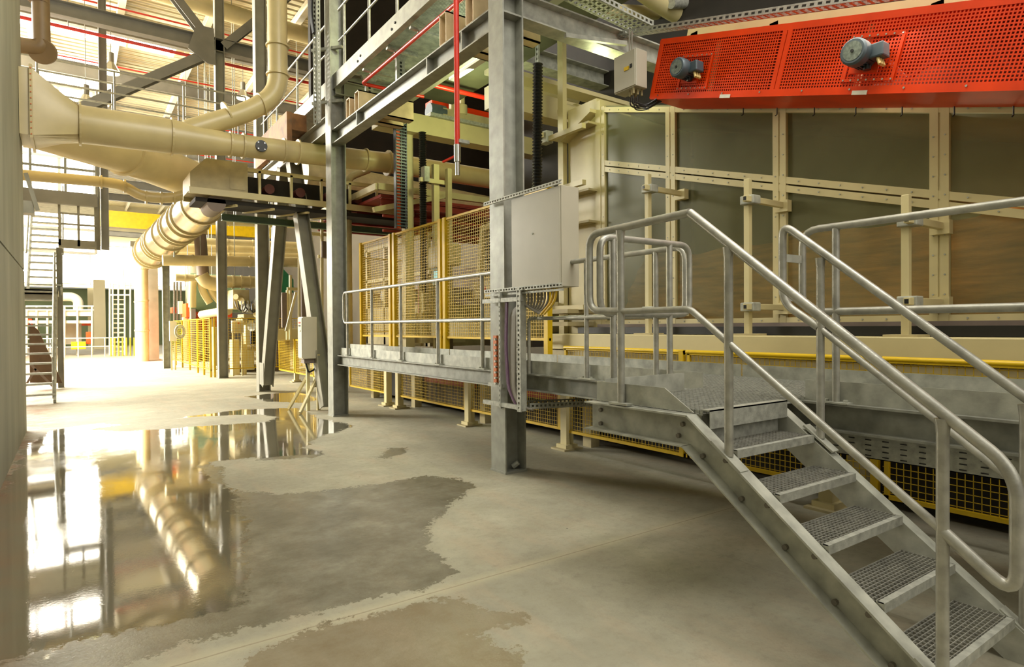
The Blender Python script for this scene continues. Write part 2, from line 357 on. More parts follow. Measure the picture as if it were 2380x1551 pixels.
# lit window glazing of the left bay; glowing sheet added to whiten the far wall
def window(n, x0, x1, y, z0, z1, nxp, nzp, fr=STEELD, t=.12):
    root = M(); root.box(x0, x1, y-.02, y+.02, z0, z1)
    g = struct(root.out('window_%d' % n, WINE))
    f = M()
    for i in range(nxp+1):
        x = x0+(x1-x0)*i/nxp; f.box(x-t/2, x+t/2, y-.12, y-.03, z0, z1)
    for i in range(nzp+1):
        z = z0+(z1-z0)*i/nzp; f.box(x0, x1, y-.13, y-.04, z-t/2, z+t/2)
    f.out('window_frame', fr, g)
window(1, -12, 1.0, 37.6, 5.4, 13.5, 9, 7)
window(3, -6, 3.7, 30, 0, 1, 6, 1) if False else None
for n_, (xa, xb, ya_, yb_) in ((3, (-6, 3.75, 29.1, 30.9)), (4, (-6, 1.15, 33.4, 37.3))):
    g = struct(M().box(xa, xb, ya_, yb_, TOP-.06, TOP-.02).out('window_%d' % n_, WINE)); f = M()
    for x in np.arange(xa, xb, 1.6): f.box(x-.04, x+.04, ya_, yb_, TOP-.12, TOP-.05)
    f.out('window_frame', WHITEP, g)
window(2, -12, 9.5, 71.4, 5.9, 9.6, 8, 1, WHITEP, .05)  # glowing sheet added so the white far wall looks bleached
# ---- roof steel over the aisle
def steel(name, mk, mt, label, cat, group=None, smooth=False):
    return tag(mk.out(name, mt, None, smooth), label, cat, group)
for i, (y, z) in enumerate(((21.95, 10.75),)):
    t = T('roof_truss', (0, y, z), 'grey steel roof truss crossing the aisle at the column marked by the round-ended braces', 'roof truss')
    M().isec((-7, y, z), (14, y, z), .42, .3).out('bottom_chord', STEELD, t)
    M().isec((3.75, y, z), (.2, y, z+4.2), .3, .26, (0, 1, 0)).out('diagonal', STEELD, t)
    M().isec((4.1, y, z), (7.4, y, z+3.6), .3, .26, (0, 1, 0)).out('diagonal', STEELD, t)
    M().isec((3.7, y, z-.3), (-1.9, y, z-4.3), .34, .28, (0, 1, 0)).out('knee_brace', STEELD, t)
    M().plate([(3.3, y-.2, z+.45), (3.8, y-.2, z+.45), (3.84, y-.2, z-.7), (3.6, y-.2, z-.7), (3.05, y-.2, z-.35)], (0, .04, 0)).out('gusset_plate', STEELD, t)
words = ['nearest', 'second', 'third', 'fourth', 'fifth', 'sixth', 'seventh', 'farthest']
for i, y in enumerate((27.5, 33, 39, 45, 51, 57, 63)):
    steel('roof_rafter', M().isec((-14, y, 12.9), (13, y, 12.9), .6, .26), STEELD, '%s of the grey rafters below the corrugated roof beyond the truss' % words[i], 'rafter', 'roof rafters over the far aisle')
for i, x in enumerate((-1.2, 1.6, 4.4, 7.2, 10)):
    steel('roof_purlin', M().isec((x, 18, 13.42), (x, 72, 13.42), .3, .22), WHITEP, '%s from the left of the pale purlins lying on the rafters' % ['first', 'second', 'third', 'fourth', 'fifth'][i], 'purlin', 'roof purlins running with the aisle')
for i, (y, z) in enumerate(((24.5, 12.3), (30, 12.3), (36, 12.2), (42, 12.2))):
    steel('sprinkler_pipe', M().cyl((-8, y, z), (12.5, y, z), .03, 8), REDP, '%s thin red sprinkler pipe under the far corrugated roof' % words[i], 'pipe', 'thin red sprinkler pipes under the roof')
steel('red_main_pipe', M().cyl((-1.5, 22.3, 10.42), (12, 22.3, 10.3), .05, 12), REDP, 'long red sprinkler main running just under the truss chord', 'pipe')
for x in (0, 6): steel('pipe_hanger', M().cyl((x, 22.3, 10.36), (x, 22.3, TOP), .012, 6), STEELD, 'thin hanger rod of the long red sprinkler main, %s one' % ('left' if x == 0 else 'right'), 'hanger', 'hanger rods of the red main')
steel('insulated_pipe', M().cyl((.5, 24, 13.0), (12.7, 24, 12.64), .3, 16), CREAM, 'fat cream pipe running high under the roof at top left', 'pipe', None, True)
def pendant(p, label):
    t = T('high_bay_lamp', p, label, 'lamp', 'high bay lamps glowing under the roof')
    M().cyl((p[0], p[1], p[2]+.35), (p[0], p[1], p[2]+.7), .1, 12).out('ballast', STEELD, t)
    M().cyl((p[0], p[1], p[2]), (p[0], p[1], p[2]+.35), .32, 16, .12).out('reflector', CHROME, t, True)
    M().cyl((p[0], p[1], p[2]-.04), (p[0], p[1], p[2]+.02), .27, 16).out('lens', LAMP, t)
    M().cyl((p[0], p[1], p[2]+.7), (p[0], p[1], TOP), .012, 6).out('rod', STEELD, t)
for q, lb in ((PY(258, 168, 27), 'lit lamp hanging beside the glazing right of the flared duct'), (PY(565, 228, 30), 'lit lamp between the vertical cream pipe and the first tall post'), (PY(200, 245, 26), 'lit lamp hidden above the slope of the flared duct'), (PY(405, 440, 42), 'lit lamp low in the view above the small kinked pipe')):
    pendant(q, lb)
# crane
t = T('overhead_crane', (1, 50, 8.9), 'yellow overhead crane girder spanning the far hall under the roof', 'crane')
M().box(-8, 12.5, 49.7, 50.3, 8.5, 9.6).out('girder', YEL, t)
M().isec((-8, 50, 8.2), (12.5, 50, 8.0), .35, .3).out('rail_beam', STEELD, t)
M().box(5.2, 6.0, 49.4, 50.4, 8.1, 8.6).out('trolley', ORG, t)
# ---- upper catwalk on the truss
t = T('upper_catwalk', (1.5, 18, 6.7), 'thin grey catwalk with handrails crossing high above the aisle on the left', 'catwalk')
M().box(-7, 4, 17.9, 18.9, 6.7, 6.8).out('deck', GALVD, t)
M().isec((-7, 17.9, 6.6), (4, 17.9, 6.6), .25, .1).out('edge_beam', STEELD, t)
for yy in (17.95, 18.85):
    for zz in (7.88, 7.35): M().cyl((-7, yy, zz), (3.9, yy, zz), .024, 8).out('rail', GALVT, t, True)
    for k in range(8): M().cyl((-6.6+k*1.5, yy, 6.7), (-6.6+k*1.5, yy, 7.88), .022, 8).out('post', GALVT, t, True)
t = T('window_gallery', (-3, 24, 7), 'dark galvanized gallery with railings silhouetted against the bright left glazing', 'gallery')
M().box(-8, .9, 24, 25.0, 8.1, 8.2).out('deck', GALVD, t)
M().box(-8, .9, 24, 24.1, 7.92, 8.2).out('edge_beam', STEELD, t)
for zz in (9.3, 8.8): M().cyl((-8, 24.05, zz), (.9, 24.05, zz), .03, 8).out('rail', GALVT, t)
for k in range(7): M().cyl((-7.8+k*1.42, 24.05, 8.2), (-7.8+k*1.42, 24.05, 9.3), .03, 8).out('post', GALVT, t)
M().isec((.95, 24.2, 0), (.95, 24.2, 13.4), .28, .25, (1, 0, 0)).out('column', STEELD, t) if False else M().isec((.9, 24.2, 4.2), (.9, 24.2, 13.4), .22, .22, (1, 0, 0)).out('hanger_column', STEELD, t)
# ================================================================== STEEL FRAME
def column(y, label, x=3.98, h=TOP, mt=COLM, hh=.28):
    t = T('steel_column', (x, y, 0), label, 'column', 'galvanized columns along the aisle')
    M().isec((x, y, 0), (x, y, h), hh, .28, (1, 0, 0), .012, .02).out('shaft', mt, t)
    M().cbox((x, y, .012), hh+.02, .30, .024).out('base_plate', mt, t)
    return t
ca = column(5.71, 'large galvanized H column standing nearest the camera, left of the grey cabinet')
M().box(3.86, 4.1, 5.575, 5.845, 5.29, 5.31).box(3.86, 4.1, 5.575, 5.845, 5.04, 5.06).out('stiffener', COLM, ca)
M().cyl((4.0, 5.66, .05), (4.05, 5.62, .1), .03, 8).out('anchor_bolt', GALVD, ca)
cb = column(11.19, 'galvanized H column at the left end of the walkway railing')
M().box(3.86, 4.1, 11.06, 11.32, 5.2, 5.22).box(3.86, 4.1, 11.06, 11.32, 4.95, 4.97).out('stiffener', COLM, cb)
cc = column(16.68, 'grey column at the foot of the leftmost inclined brace', mt=COLD)
cd = column(21.95, 'tall dark grey column at the end of the yellow fence, under the truss node', mt=COLD, h=13.5)
t = T('duct_post', (3.13, 28.9, 0), 'short grey post with a cross arm propping the silver duct', 'post')
M().isec((3.13, 28.9, 0), (3.13, 28.9, 4.95), .26, .28, (1, 0, 0)).out('shaft', COLM, t)
M().box(1.9, 3.3, 28.75, 29.0, 4.9, 5.1).out('cross_arm', STEELD, t)
M().cyl((3.0, 28.9, 5.0), (3.0, 28.9, 5.5), .05, 8).out('stub', STEELD, t)
steel('concrete_column', M().box(2.85, 3.6, 36.4, 37.1, 0, 5.6).box(2.7, 3.7, 36.3, 37.2, 0, .05), CONCC, 'pale concrete column left of the short post with the cross arm', 'column')
steel('inclined_brace', M().isec((3.98, 16.35, .18), (3.98, 14.55, 5.25), .26, .26, (1, 0, 0)).box(3.84, 3.87, 16.1, 16.5, .2, .75), COLD, 'inclined steel brace whose foot meets the column behind, leaning right', 'brace', 'inclined braces meeting under the platform')
steel('inclined_brace', M().isec((3.98, 11.75, .1), (3.98, 13.85, 5.25), .26, .26, (1, 0, 0)), COLD, 'inclined steel brace beside the white control box, leaning left', 'brace', 'inclined braces meeting under the platform')
# upper beams
steel('lower_platform_beam', M().isec((3.98, 11.05, 5.08), (3.98, 5.85, 5.08), .26, .2).box(3.88, 4.08, 9.9, 9.92, 4.97, 5.19).box(3.88, 4.08, 7.4, 7.42, 4.97, 5.19).box(3.88, 4.08, 6.5, 6.52, 4.97, 5.19), COLM, 'I beam spanning between the two nearest columns with cream tube pads on top', 'beam')
steel('brace_head_beam', M().isec((3.98, 16.55, 5.4), (3.98, 11.35, 5.4), .3, .2), COLD, 'grey beam resting on the heads of the inclined braces', 'beam')
up = T('upper_platform', (4.4, 9, 6.0), 'upper steel platform with grating floor running above the walkway', 'platform')
M().chan((3.93, 16.6, 6.1), (3.93, 3.5, 6.1), .26, .09, side=-1).out('edge_beam', COLM, up)
for y in (15.6, 13.5, 9.95, 8.6, 7.3, 6.2): M().cyl((3.915, y, 6.05), (3.93, y, 6.05), .02, 8).cyl((3.915, y-.12, 6.1), (3.93, y-.12, 6.1), .02, 8).out('bolt', BLACK, up)
g = M().box(3.95, 5.2, 4.0, 11.0, 6.12, 6.14)
for i in range(230): g.box(3.96, 5.2, 4.02+i*.03, 4.028+i*.03, 6.09, 6.12)
g.out('grating', GALVD, up)
M().isec((5.2, 11.2, 6.0), (5.2, 3.5, 6.0), .3, .14).out('inner_beam', COLD, up)
for y in (11.1, 5.75): M().isec((3.95, y, 5.98), (5.3, y, 5.98), .26, .14).out('cross_beam', COLD, up)
up2 = M().box(3.95, 4.9, 11.3, 16.6, 6.08, 6.12); up2.out('floor_plate', GALVD, up)
def rail_posts(name, label, x, ys_, z0, z1, zmid, y0, y1, group, r=.024, n_top=None):
    t = T(name, (x, (y0+y1)/2, z0), label, 'handrail', group)
    M().cyl((x, y0, z1), (x, y1, z1), r, 10).out('top_rail', GALVT, t, True)
    M().cyl((x, y0, zmid), (x, y1, zmid), r*.8, 10).out('mid_rail', GALVT, t, True)
    for y in ys_: M().cyl((x, y, z0), (x, y, z1-.01), r, 10).out('post', GALVT, t, True)
    return t
rail_posts('platform_handrail', 'tubular handrail rising over the upper platform left of the near columns', 3.95, (16.2, 15.0, 13.4, 12.2), 6.2, 7.3, 6.75, 16.5, 11.4, 'handrails of the upper platform')
rail_posts('platform_handrail', 'tubular handrail on the upper platform in front of the lime lit machine', 3.95, (10.6, 9.5, 8.45, 7.35, 6.3), 6.2, 7.3, 6.75, 10.9, 5.9, 'handrails of the upper platform')
for y, lb in ((7.0, 'near the column, larger pair'), (6.35, 'next to the near column'), (10.35, 'left end of the beam'), (9.95, 'second from the left end of the beam')):
    k = M(); z0, z1 = 5.215, 5.62 if y < 8 else 5.55
    a, b = 3.9, 4.9
    for (c0, c1, d0, d1) in ((y-.09, y+.09, z0, z0+.02), (y-.09, y+.09, z1-.02, z1), (y-.09, y-.07, z0, z1), (y+.07, y+.09, z0, z1)): k.box(a, b, c0, c1, d0, d1)
    steel('box_section_pad', k, mat('pad_cream', (200, 176, 136), .5), 'open cream box section on the I beam, %s' % lb, 'steel section', 'cream box sections on the I beam')
for (y, lb) in ((9.22, 'near the middle of the upper platform underside'), (10.5, 'next to the left platform end'), (6.75, 'right beside the nearest column')):
    t = T('tray_hanger', (4.35, y, 6.0), 'flared galvanized hanger under the upper platform, %s' % lb, 'hanger', 'flared tray hangers under the upper platform')
    M().box(4.05, 4.65, y-.04, y+.04, 6.06, 6.09).out('head_plate', GALV, t)
    M().plate([(4.2, y-.03, 6.06), (4.5, y-.03, 6.06), (4.42, y-.03, 5.9), (4.42, y-.03, 5.45), (4.28, y-.03, 5.45), (4.28, y-.03, 5.9)], (0, .06, 0)).out('stem', GALV, t)
    g = M()
    for i in range(7): g.cbox((4.35, y-.035, 5.5+i*.06), .03, .012, .03)
    g.out('slot_row', BLACK, t)
ORD = ['first', 'second', 'third', 'fourth', 'fifth', 'sixth', 'seventh', 'eighth', 'ninth', 'tenth']
# ---- red sprinkler pipes near the platform
steel('sprinkler_drop_pipe', M().tube([(3.72, 6.35, 9), (3.72, 6.35, 3.75)], .032, 12), REDP, 'vertical red pipe dropping beside the nearest column', 'pipe', None, True)
t = T('drain_valve', (3.72, 6.35, 3.5), 'small red lever valve ending the vertical red pipe', 'valve')
M().cyl((3.72, 6.35, 3.56), (3.72, 6.35, 3.76), .042, 12).out('body', CHROME, t, True)
M().cyl((3.72, 6.35, 3.4), (3.72, 6.35, 3.56), .028, 10).out('nozzle', CHROME, t, True)
M().bar((3.72, 6.35, 3.64), (3.62, 6.52, 3.58), .03, .02).out('lever', REDP, t)
M().box(3.72, 3.86, 6.3, 6.36, 3.78, 3.82).out('clamp', GALV, t)
steel('sprinkler_branch_pipe', M().tube([(4.12, 4.5, 5.82), (4.12, 10.25, 5.82), (5.3, 10.25, 5.84)], .03, 10, bend=.1), REDP, 'red pipe running under the upper platform and turning inwards', 'pipe', None, True)
steel('sprinkler_branch_pipe', M().tube([(4.9, 9.8, 5.9), (12, 9.8, 5.9)], .045, 10), REDP, 'red pipe running inwards behind the I beam towards the gantry', 'pipe', None, True)
for i, y in enumerate((9.85, 8.9, 8.1)):
    steel('pipe_bracket', M().box(3.98, 4.5, y-.03, y+.03, 5.875, 5.91).box(4.1, 4.13, y-.01, y+.01, 5.85, 5.88), GALV, ['left end', 'middle', 'right hand'][i]+' flat bracket holding the red pipe under the platform', 'bracket', 'brackets of the red platform pipe')
t = T('light_fitting', (4.6, 7.3, 5.2), 'lit fluorescent fitting below the upper platform', 'lamp')
M().box(4.55, 4.65, 6.6, 8.0, 5.24, 5.28).out('housing', WHITEP, t)
M().cyl((4.6, 6.7, 5.3), (4.6, 7.9, 5.3), .018, 8).out('tube', TUBE, t)
# ---- cross beam at column A with trays
steel('cross_beam', M().isec((4.12, 5.71, 5.2), (9.5, 5.71, 5.2), .28, .22), GALVD, 'galvanized beam running inwards from the nearest column, under a cable tray', 'beam')
def slotted(mk, p0, p1, w, up, pitch=.05, slot=.03, depth=.02):
    """slotted strut: two lips with webs between the slots"""
    p0 = V(p0); p1 = V(p1); d = (p1-p0); L = d.length; d.normalize(); up = V(up)
    for s in (-1, 1): mk.bar(p0+up*s*w*.36, p1+up*s*w*.36, depth, w*.28, up)
    n = int(L/pitch)
    for i in range(n+1):
        c = p0+d*min(L, i*pitch); mk.bar(c, c+d*(pitch-slot), depth*.8, w*.5, up)
    return mk
def tray(name, p0, p1, w, h, label, wdir, up=(0, 0, 1), mt=GALV, pitch=.08):
    t = T(name, p0, label, 'cable tray', 'perforated cable trays')
    wd = V(wdir).normalized(); p0 = V(p0); p1 = V(p1); up = V(up)
    for s in (-.5, .5): slotted(M(), p0+wd*w*s+up*h/2, p1+wd*w*s+up*h/2, h, up, pitch, pitch*.55, .004).out('side_rail', mt, t)
    b = M(); d = (p1-p0).normalized(); L = (p1-p0).length; n = int(L/pitch)
    for k in (-.42, -.14, .14, .42): b.bar(p0+wd*w*k, p1+wd*w*k, w*.1, .004, up)
    for i in range(n+1): c = p0+d*i*pitch; b.bar(c, c+d*pitch*.4, w*.96, .004, up)
    b.out('base', mt, t); return t
tray('cable_tray', PY(1330, -10, 5.9), PY(1500, 72, 5.9), .3, .08, 'galvanized cable tray on top of the beam running inwards from the nearest column', (0, 1, 0))
tray('cable_tray', (5.75, 5.82, 5.34), (5.75, .6, 3.87), .12, .06, 'slotted cable tray running along above the red guard', (1, 0, 0))
steel('strut_bracket', M().bar((4.75, 5.6, 5.02), (5.65, 5.5, 5.12), .05, .05), GALVD, 'dark strut bracket under the beam end left of the small grey box', 'bracket')
for k, (a, b) in enumerate((((5.25, 1.2), 'over'), )):
    pass
# junction box
jb = T('junction_box', (5.2, 5.1, 4.2), 'small grey junction box hanging left of the red guard', 'electrical box')
q0 = PY(1424, 130, 5.0); q1 = PY(1478, 208, 5.0)
bx0, bx1 = q0.x, q0.x+.30
M().box(5.28, 5.46, 4.98, 5.33, 4.36, 4.79).out('body', CAB, jb, bev=.006)
jd = M().box(5.265, 5.28, 4.99, 5.32, 4.37, 4.78).out('door', CAB, jb, bev=.003)
M().box(5.255, 5.265, 5.08, 5.15, 4.57, 4.61).out('warning_sticker', YEL, jd)
M().box(5.255, 5.265, 5.03, 5.06, 4.58, 4.62).out('lock', BLACK, jd)
g = M()
for i in range(7): g.cyl((5.3+.022*i, 5.04+.05*(i % 3), 4.36), (5.3+.022*i, 5.04+.05*(i % 3), 4.29), .013, 8)
g.out('cable_gland', mat('gland_dull', (150, 136, 90), .5), jb)
for i in range(6):
    x = 5.3+.022*i; y = 5.04+.05*(i % 3)
    steel('control_cable', M().tube([(x, y, 4.27), (x, y, 4.2-.01*i), (x+.14, y-.05, 4.16), (x+.3, 4.9, 4.28), (5.9, 4.85, 4.4)], .008, 6, bend=.06), BLACK, 'thin dark cable looping below the small grey junction box, %s from the left' % ORD[i], 'cable', 'cables under the small junction box')
steel('conduit_pair', M().tube([(5.4, 5.2, 4.79), (5.4, 5.2, 5.1)], .01, 6).tube([(5.44, 5.2, 4.79), (5.44, 5.2, 5.1)], .01, 6), CGREY, 'two thin conduits entering the top of the small grey junction box', 'conduit')
# ================================================================== CABINET on the nearest column
ct = T('control_cabinet', (3.95, 4.9, 2.0), 'flat grey control cabinet fixed beside the nearest column', 'cabinet')
M().box(3.8, 4.02, 4.55, 5.36, 2.0, 2.96).out('body', CAB, ct, bev=.004)
M().box(3.785, 3.8, 4.56, 5.35, 2.0, 2.955).out('back_plate', CAB, ct, bev=.003)
M().cyl((3.775, 4.98, 2.55), (3.786, 4.98, 2.55), .009, 8).out('screw', GALVD, ct)
slotted(M(), (3.775, 5.86, 2.985), (3.775, 4.52, 2.985), .04, (0, 0, 1)).out('top_strut', GALV, ct)
slotted(M(), (3.775, 5.86, 2.01), (3.775, 4.52, 2.01), .04, (0, 0, 1)).bar((3.79, 5.86, 1.965), (3.79, 4.52, 1.965), .02, .02).out('bottom_strut', GALV, ct)
# vertical tray assembly with cables
vt = T('vertical_cable_ladder', (3.74, 5.2, .75), 'vertical perforated cable ladder hanging below the grey cabinet', 'cable ladder')
for y, sx in ((5.52, .03), (5.17, .05)):
    a = M(); slotted(a, (3.74, y, .74), (3.74, y, 1.99), .07 if sx == .05 else .03, (0, 1, 0), .05, .022, .01); a.out('upright', GALV, vt)
    M().bar((3.79, y, .74), (3.79, y, 1.99), .09, .006, (0, 1, 0)).out('flange', GALVD, vt)
for z in (.78, 1.9): M().bar((3.76, 5.86, z), (3.76, 5.15, z), .04, .045).out('crossbar', GALV, vt)
M().bar((3.78, 5.8, .98), (3.78, 5.5, .98), .03, .04).out('crossbar', GALV, vt)
th = T('terminal_strip', (3.75, 5.66, 1.0), 'orange terminal strip with bright screws on the nearest column', 'terminal strip')
M().box(3.77, 3.8, 5.63, 5.69, .96, 1.52).out('strip', COPPER, th)
for i in range(9): M().cyl((3.74, 5.62, 1.0+i*.06), (3.77, 5.62, 1.0+i*.06), .014, 8).out('screw', CHROME, th)
for i in range(9):
    y0 = 5.02-.06*i+.0; zt = 1.95
    ptsn = [(3.86, 4.72+.055*i, 1.99), (3.86, 4.72+.055*i, 1.86), (3.84, 4.9+.03*i, 1.72+.012*i), (3.82, 5.2, 1.86), (3.8, 5.3+.012*i, 1.78), (3.79, 5.32+.012*i, .95), (3.8, 5.24+.012*i, .78), (3.86, 5.1, .76)]
    steel('control_cable', M().tube(ptsn, .0115, 7, bend=.12), CGREY, 'grey cable drooping from the cabinet bottom into the vertical ladder, %s from the right' % ORD[i], 'cable', 'grey cables under the cabinet')
for i in range(2):
    steel('control_cable', M().tube([(3.83, 4.66+.05*i, 1.99), (3.82, 4.68+.05*i, 1.86), (3.82, 4.85+.05*i, 1.74)], .013, 7, bend=.08), CYEL, 'short yellow cable at the right under the cabinet, %s one' % ['right', 'left'][i], 'cable', 'yellow cables under the cabinet')
for i in range(2):
    steel('control_cable', M().tube([(3.775, 5.42+.02*i, 1.9), (3.77, 5.44+.02*i, 1.4), (3.775, 5.4+.02*i, .95), (3.79, 5.3, .8)], .013, 7, bend=.15), CVIO, 'violet cable running down inside the vertical ladder, %s one' % ['right', 'left'][i], 'cable', 'violet cables in the vertical ladder')
tray('cable_tray', (3.86, 5.28, .76), (4.9, 5.1, .74), .26, .06, 'perforated cable tray leading inwards from the foot of the vertical ladder', (0, 1, 0), pitch=.05)
# black cable bundle and vertical tray at column B
tray('cable_tray', (3.72, 11.3, 5.35), (3.72, 11.3, 8.5), .22, .07, 'vertical perforated tray left of the second column', (0, 1, 0), up=(-1, 0, 0), mt=GALVD)
steel('strut_bracket', M().bar((3.66, 11.5, 5.75), (4.06, 11.02, 5.75), .05, .05), GALVD, 'lower strut tying the vertical tray to the second column', 'bracket')
steel('strut_bracket', M().bar((3.66, 11.5, 6.72), (4.06, 11.02, 6.72), .05, .05), GALVD, 'upper strut tying the vertical tray to the second column', 'bracket')
for i in range(4): steel('power_cable', M().tube([(3.66, 11.35+.02*i, 7.0), (3.6, 11.35+.025*i, 7.4), (3.64, 11.2+.02*i, 8.0), (3.9, 10.9, 8.3), (4.2, 10.4, 8.5)], .022, 8, bend=.25), BLACK, 'black power cable bending over the top of the vertical tray, %s from the left' % ORD[i], 'cable', 'black power cables at the second column')
# ================================================================== WALKWAY
GALVB = mat('galvanized_beam', (138, 138, 126), .5, .15, .2, 9, .1)
wk = T('walkway', (4.5, 5, 1.1), 'raised galvanized walkway beside the glazed machine', 'walkway')
M().isec((3.98, 11.05, 1.03), (3.98, -.9, 1.03), .18, .15, tf=.014).out('edge_beam', GALVB, wk)
M().isec((5.03, 14.5, 1.03), (5.03, -.9, 1.03), .18, .1).out('inner_beam', GALVD, wk)
for y in (11.0, 8.5, 5.9, 3.0, .6): M().isec((3.98, y, 1.02), (5.03, y, 1.02), .15, .08).out('joist', COLD, wk)
g = M()
for i in range(int(12.2/.035)): g.box(4.0, 5.08, -.9+i*.035, -.896+i*.035, 1.115, 1.14)
for i in range(28): g.box(4.0+i*.04, 4.004+i*.04, -.9, 11.3, 1.125, 1.138)
g.box(4.0, 5.1, -.9, 11.3, 1.10, 1.112).out('deck_grating', GALV, wk)
def toe(x, ya, yb, z0=1.115, z1=1.255, nm='toe_board', t=.006): M().box(x-t/2, x+t/2, ya, yb, z0, z1).out(nm, GALVD, wk)
for a, b in ((11.0, 8.45), (8.43, 5.9), (5.35, 3.06), (2.24, .9), (.88, -.9)): toe(3.965, b, a)
for a, b in ((14.2, 9), (8.98, 6.2), (6.18, 3.5), (3.48, 1.2), (1.18, -.9)): toe(5.09, b, a, 1.115, 1.25)
def wrail(label, y0, y1, posts, loop0=False, loop1=False, x=3.93, top=2.235, mid=1.7, far_mid=None):
    t = T('handrail', (x, (y0+y1)/2, 1.12), label, 'handrail', 'galvanized handrails of the walkway')
    s = 1 if y1 > y0 else -1
    pts = [(x, y0, top), (x, y1, top)]
    ml = [(x, y0, mid), (x, y1, mid)]
    if loop1: pts = [(x, y0, top), (x, y1, top), (x, y1, mid), (x, y0, mid)]; ml = None
    M().tube(pts, .0235, 12, bend=.11).out('top_rail', GALVT, t, True)
    if ml: M().tube(ml, .019, 10).out('mid_rail', GALVT, t, True)
    for y in posts:
        po = M().cyl((x, y, 1.12), (x, y, top-.01), .0225, 12).out('post', GALVT, t, True)
        f = M().box(x-.04, x+.04, y-.09, y+.09, 1.12, 1.13)
        for q in (-.06, .06): f.cyl((x, y+q, 1.13), (x, y+q, 1.145), .014, 6)
        f.out('foot_plate', GALVD, po)
    return t
wrail('tubular handrail between the two nearest columns', 5.86, 10.72, (10.55, 9.46, 8.38, 7.25, 6.16), loop1=True)
t = wrail('handrail stretch behind the cabinet ending in a round loop near the stairs', 4.6, 3.2, (4.35, 3.5), loop1=True)
M().tube([(3.93, 4.6, 1.7), (3.93, 5.25, 1.7), (3.93, 5.25, 1.12)], .019, 10, bend=.05).out('mid_rail', GALVT, t, True)
wrail('handrail rising at the right edge behind the stairs', -.9, 2.24, (2.02, .55, -.7), loop1=True)
# perforated tray under the beam at the right
tr = T('cable_tray', (4.03, 1, .8), 'wide perforated tray hung below the walkway beam behind the stairs', 'cable tray', 'perforated cable trays')
g = M(); y0, y1 = -.9, 2.5
n = int((y1-y0)/.1)
for k in range(6): g.box(4.0, 4.004, y0, y1, .80+k*.022+.004, .80+k*.022+.016) if False else None
g.box(4.0, 4.006, y0, y1, .79, .93); g.out('side_rail', GALV, tr)
h_ = M()
for i in range(n):
    for k in range(4): h_.box(3.996, 4.0, y0+.04+i*.1+.02*(k % 2)*0, y0+.075+i*.1, .806+k*.032, .812+k*.032)
h_.out('slot_row', BLACK, tr)
M().box(4.0, 4.35, y0, y1, .79, .795).out('base', GALVD, tr)
# ================================================================== STAIRS
st = T('staircase', (3.25, 1.6, 0), 'galvanized steel stairs leading down from the walkway landing towards the viewer', 'stairs')
SL = .185/.245
BOLT = mat('bolt_grey', (116, 110, 98), .5, .2)
def stringer(x, side):
    yk, zt, hh = 2.27, 1.115, .185
    yl = .80 if True else 0
    dz = hh/math.cos(math.atan(SL))
    ye = yk-(zt-.0)/SL*1.0
    yb = yk+.03-(zt-hh)/SL
    web = [(x, 3.12 if side < 0 else 2.24+.9, zt), (x, yk, zt), (x, ye, 0), (x, yb-.0, 0), (x, yk+.035, zt-hh), (x, 3.12 if side < 0 else 3.12, zt-hh)]
    m_ = M(); m_.plate(web, (.01, 0, 0))
    fx = x-.075 if side < 0 else x+.01
    w_ = .075
    s0, s1 = (fx, fx+w_)
    def strip(a, b, off):
        (y_a, z_a), (y_b, z_b) = a, b; d = V((0, y_b-y_a, z_b-z_a)).normalized(); nn = V((0, -d.z, d.y))*off
        m_.hexa([(s0, y_a, z_a), (s1, y_a, z_a), (s1, y_b, z_b), (s0, y_b, z_b), (s0, y_a+nn.y, z_a+nn.z), (s1, y_a+nn.y, z_a+nn.z), (s1, y_b+nn.y, z_b+nn.z), (s0, y_b+nn.y, z_b+nn.z)])
    strip((3.12, zt), (yk, zt), .01); strip((yk, zt), (ye, 0), .01)
    strip((3.12, zt-hh), (yk+.035, zt-hh), -.01); strip((yk+.035, zt-hh), (yb, 0), -.01)
    m_.out('stringer', GALVD, st)
stringer(2.87, -1); stringer(3.65, 1)
for (y, z) in ((3.03, 1.06), (3.03, .97), (2.35, 1.05), (2.38, .98)): M().cyl((2.85, y, z), (2.872, y, z), .014, 6).out('bolt', BOLT, st)
TREADS = [(2.01, .95), (1.765, .765), (1.52, .58), (1.275, .395), (1.03, .21)]
for (y, z) in TREADS:
    t_ = M(); y1 = y+.25
    t_.box(2.885, 2.889, y, y1, z-.035, z).box(3.645, 3.649, y, y1, z-.035, z).box(2.885, 3.649, y1-.004, y1, z-.03, z)
    for i in range(1, 11): t_.box(2.885, 3.649, y+.012+i*.0215, y+.015+i*.0215, z-.03, z)
    for i in range(1, 22): t_.box(2.885+i*.0345, 2.888+i*.0345, y+.01, y1, z-.012, z-.001)
    o = t_.out('tread', GALVT, st)
    n_ = M().box(2.885, 3.649, y-.004, y, z-.045, z).box(2.885, 3.649, y, y+.026, z-.004, z)
    no = n_.out('nosing', GALV, o)
    for q in (.05, .2): M().cyl((2.85, y+q, z-.06), (2.872, y+q, z-.06), .014, 8).out('bolt', BOLT, o)
l_ = M().box(2.885, 3.95, 2.23, 3.08, 1.11, 1.118)
for i in range(25): l_.box(2.885, 3.99, 2.25+i*.033, 2.253+i*.033, 1.115, 1.14)
for i in range(28): l_.box(2.885+i*.04, 2.888+i*.04, 2.23, 3.08, 1.12, 1.138)
l_.out('landing_grating', GALV, st)
M().box(2.885, 3.649, 2.18, 2.184, 1.04, 1.145).box(2.885, 3.649, 2.18, 2.24, 1.137, 1.145).out('landing_nosing', GALV, st)
M().box(2.89, 3.645, 2.24, 2.248, .93, 1.11).out('riser_plate', GALV, st)
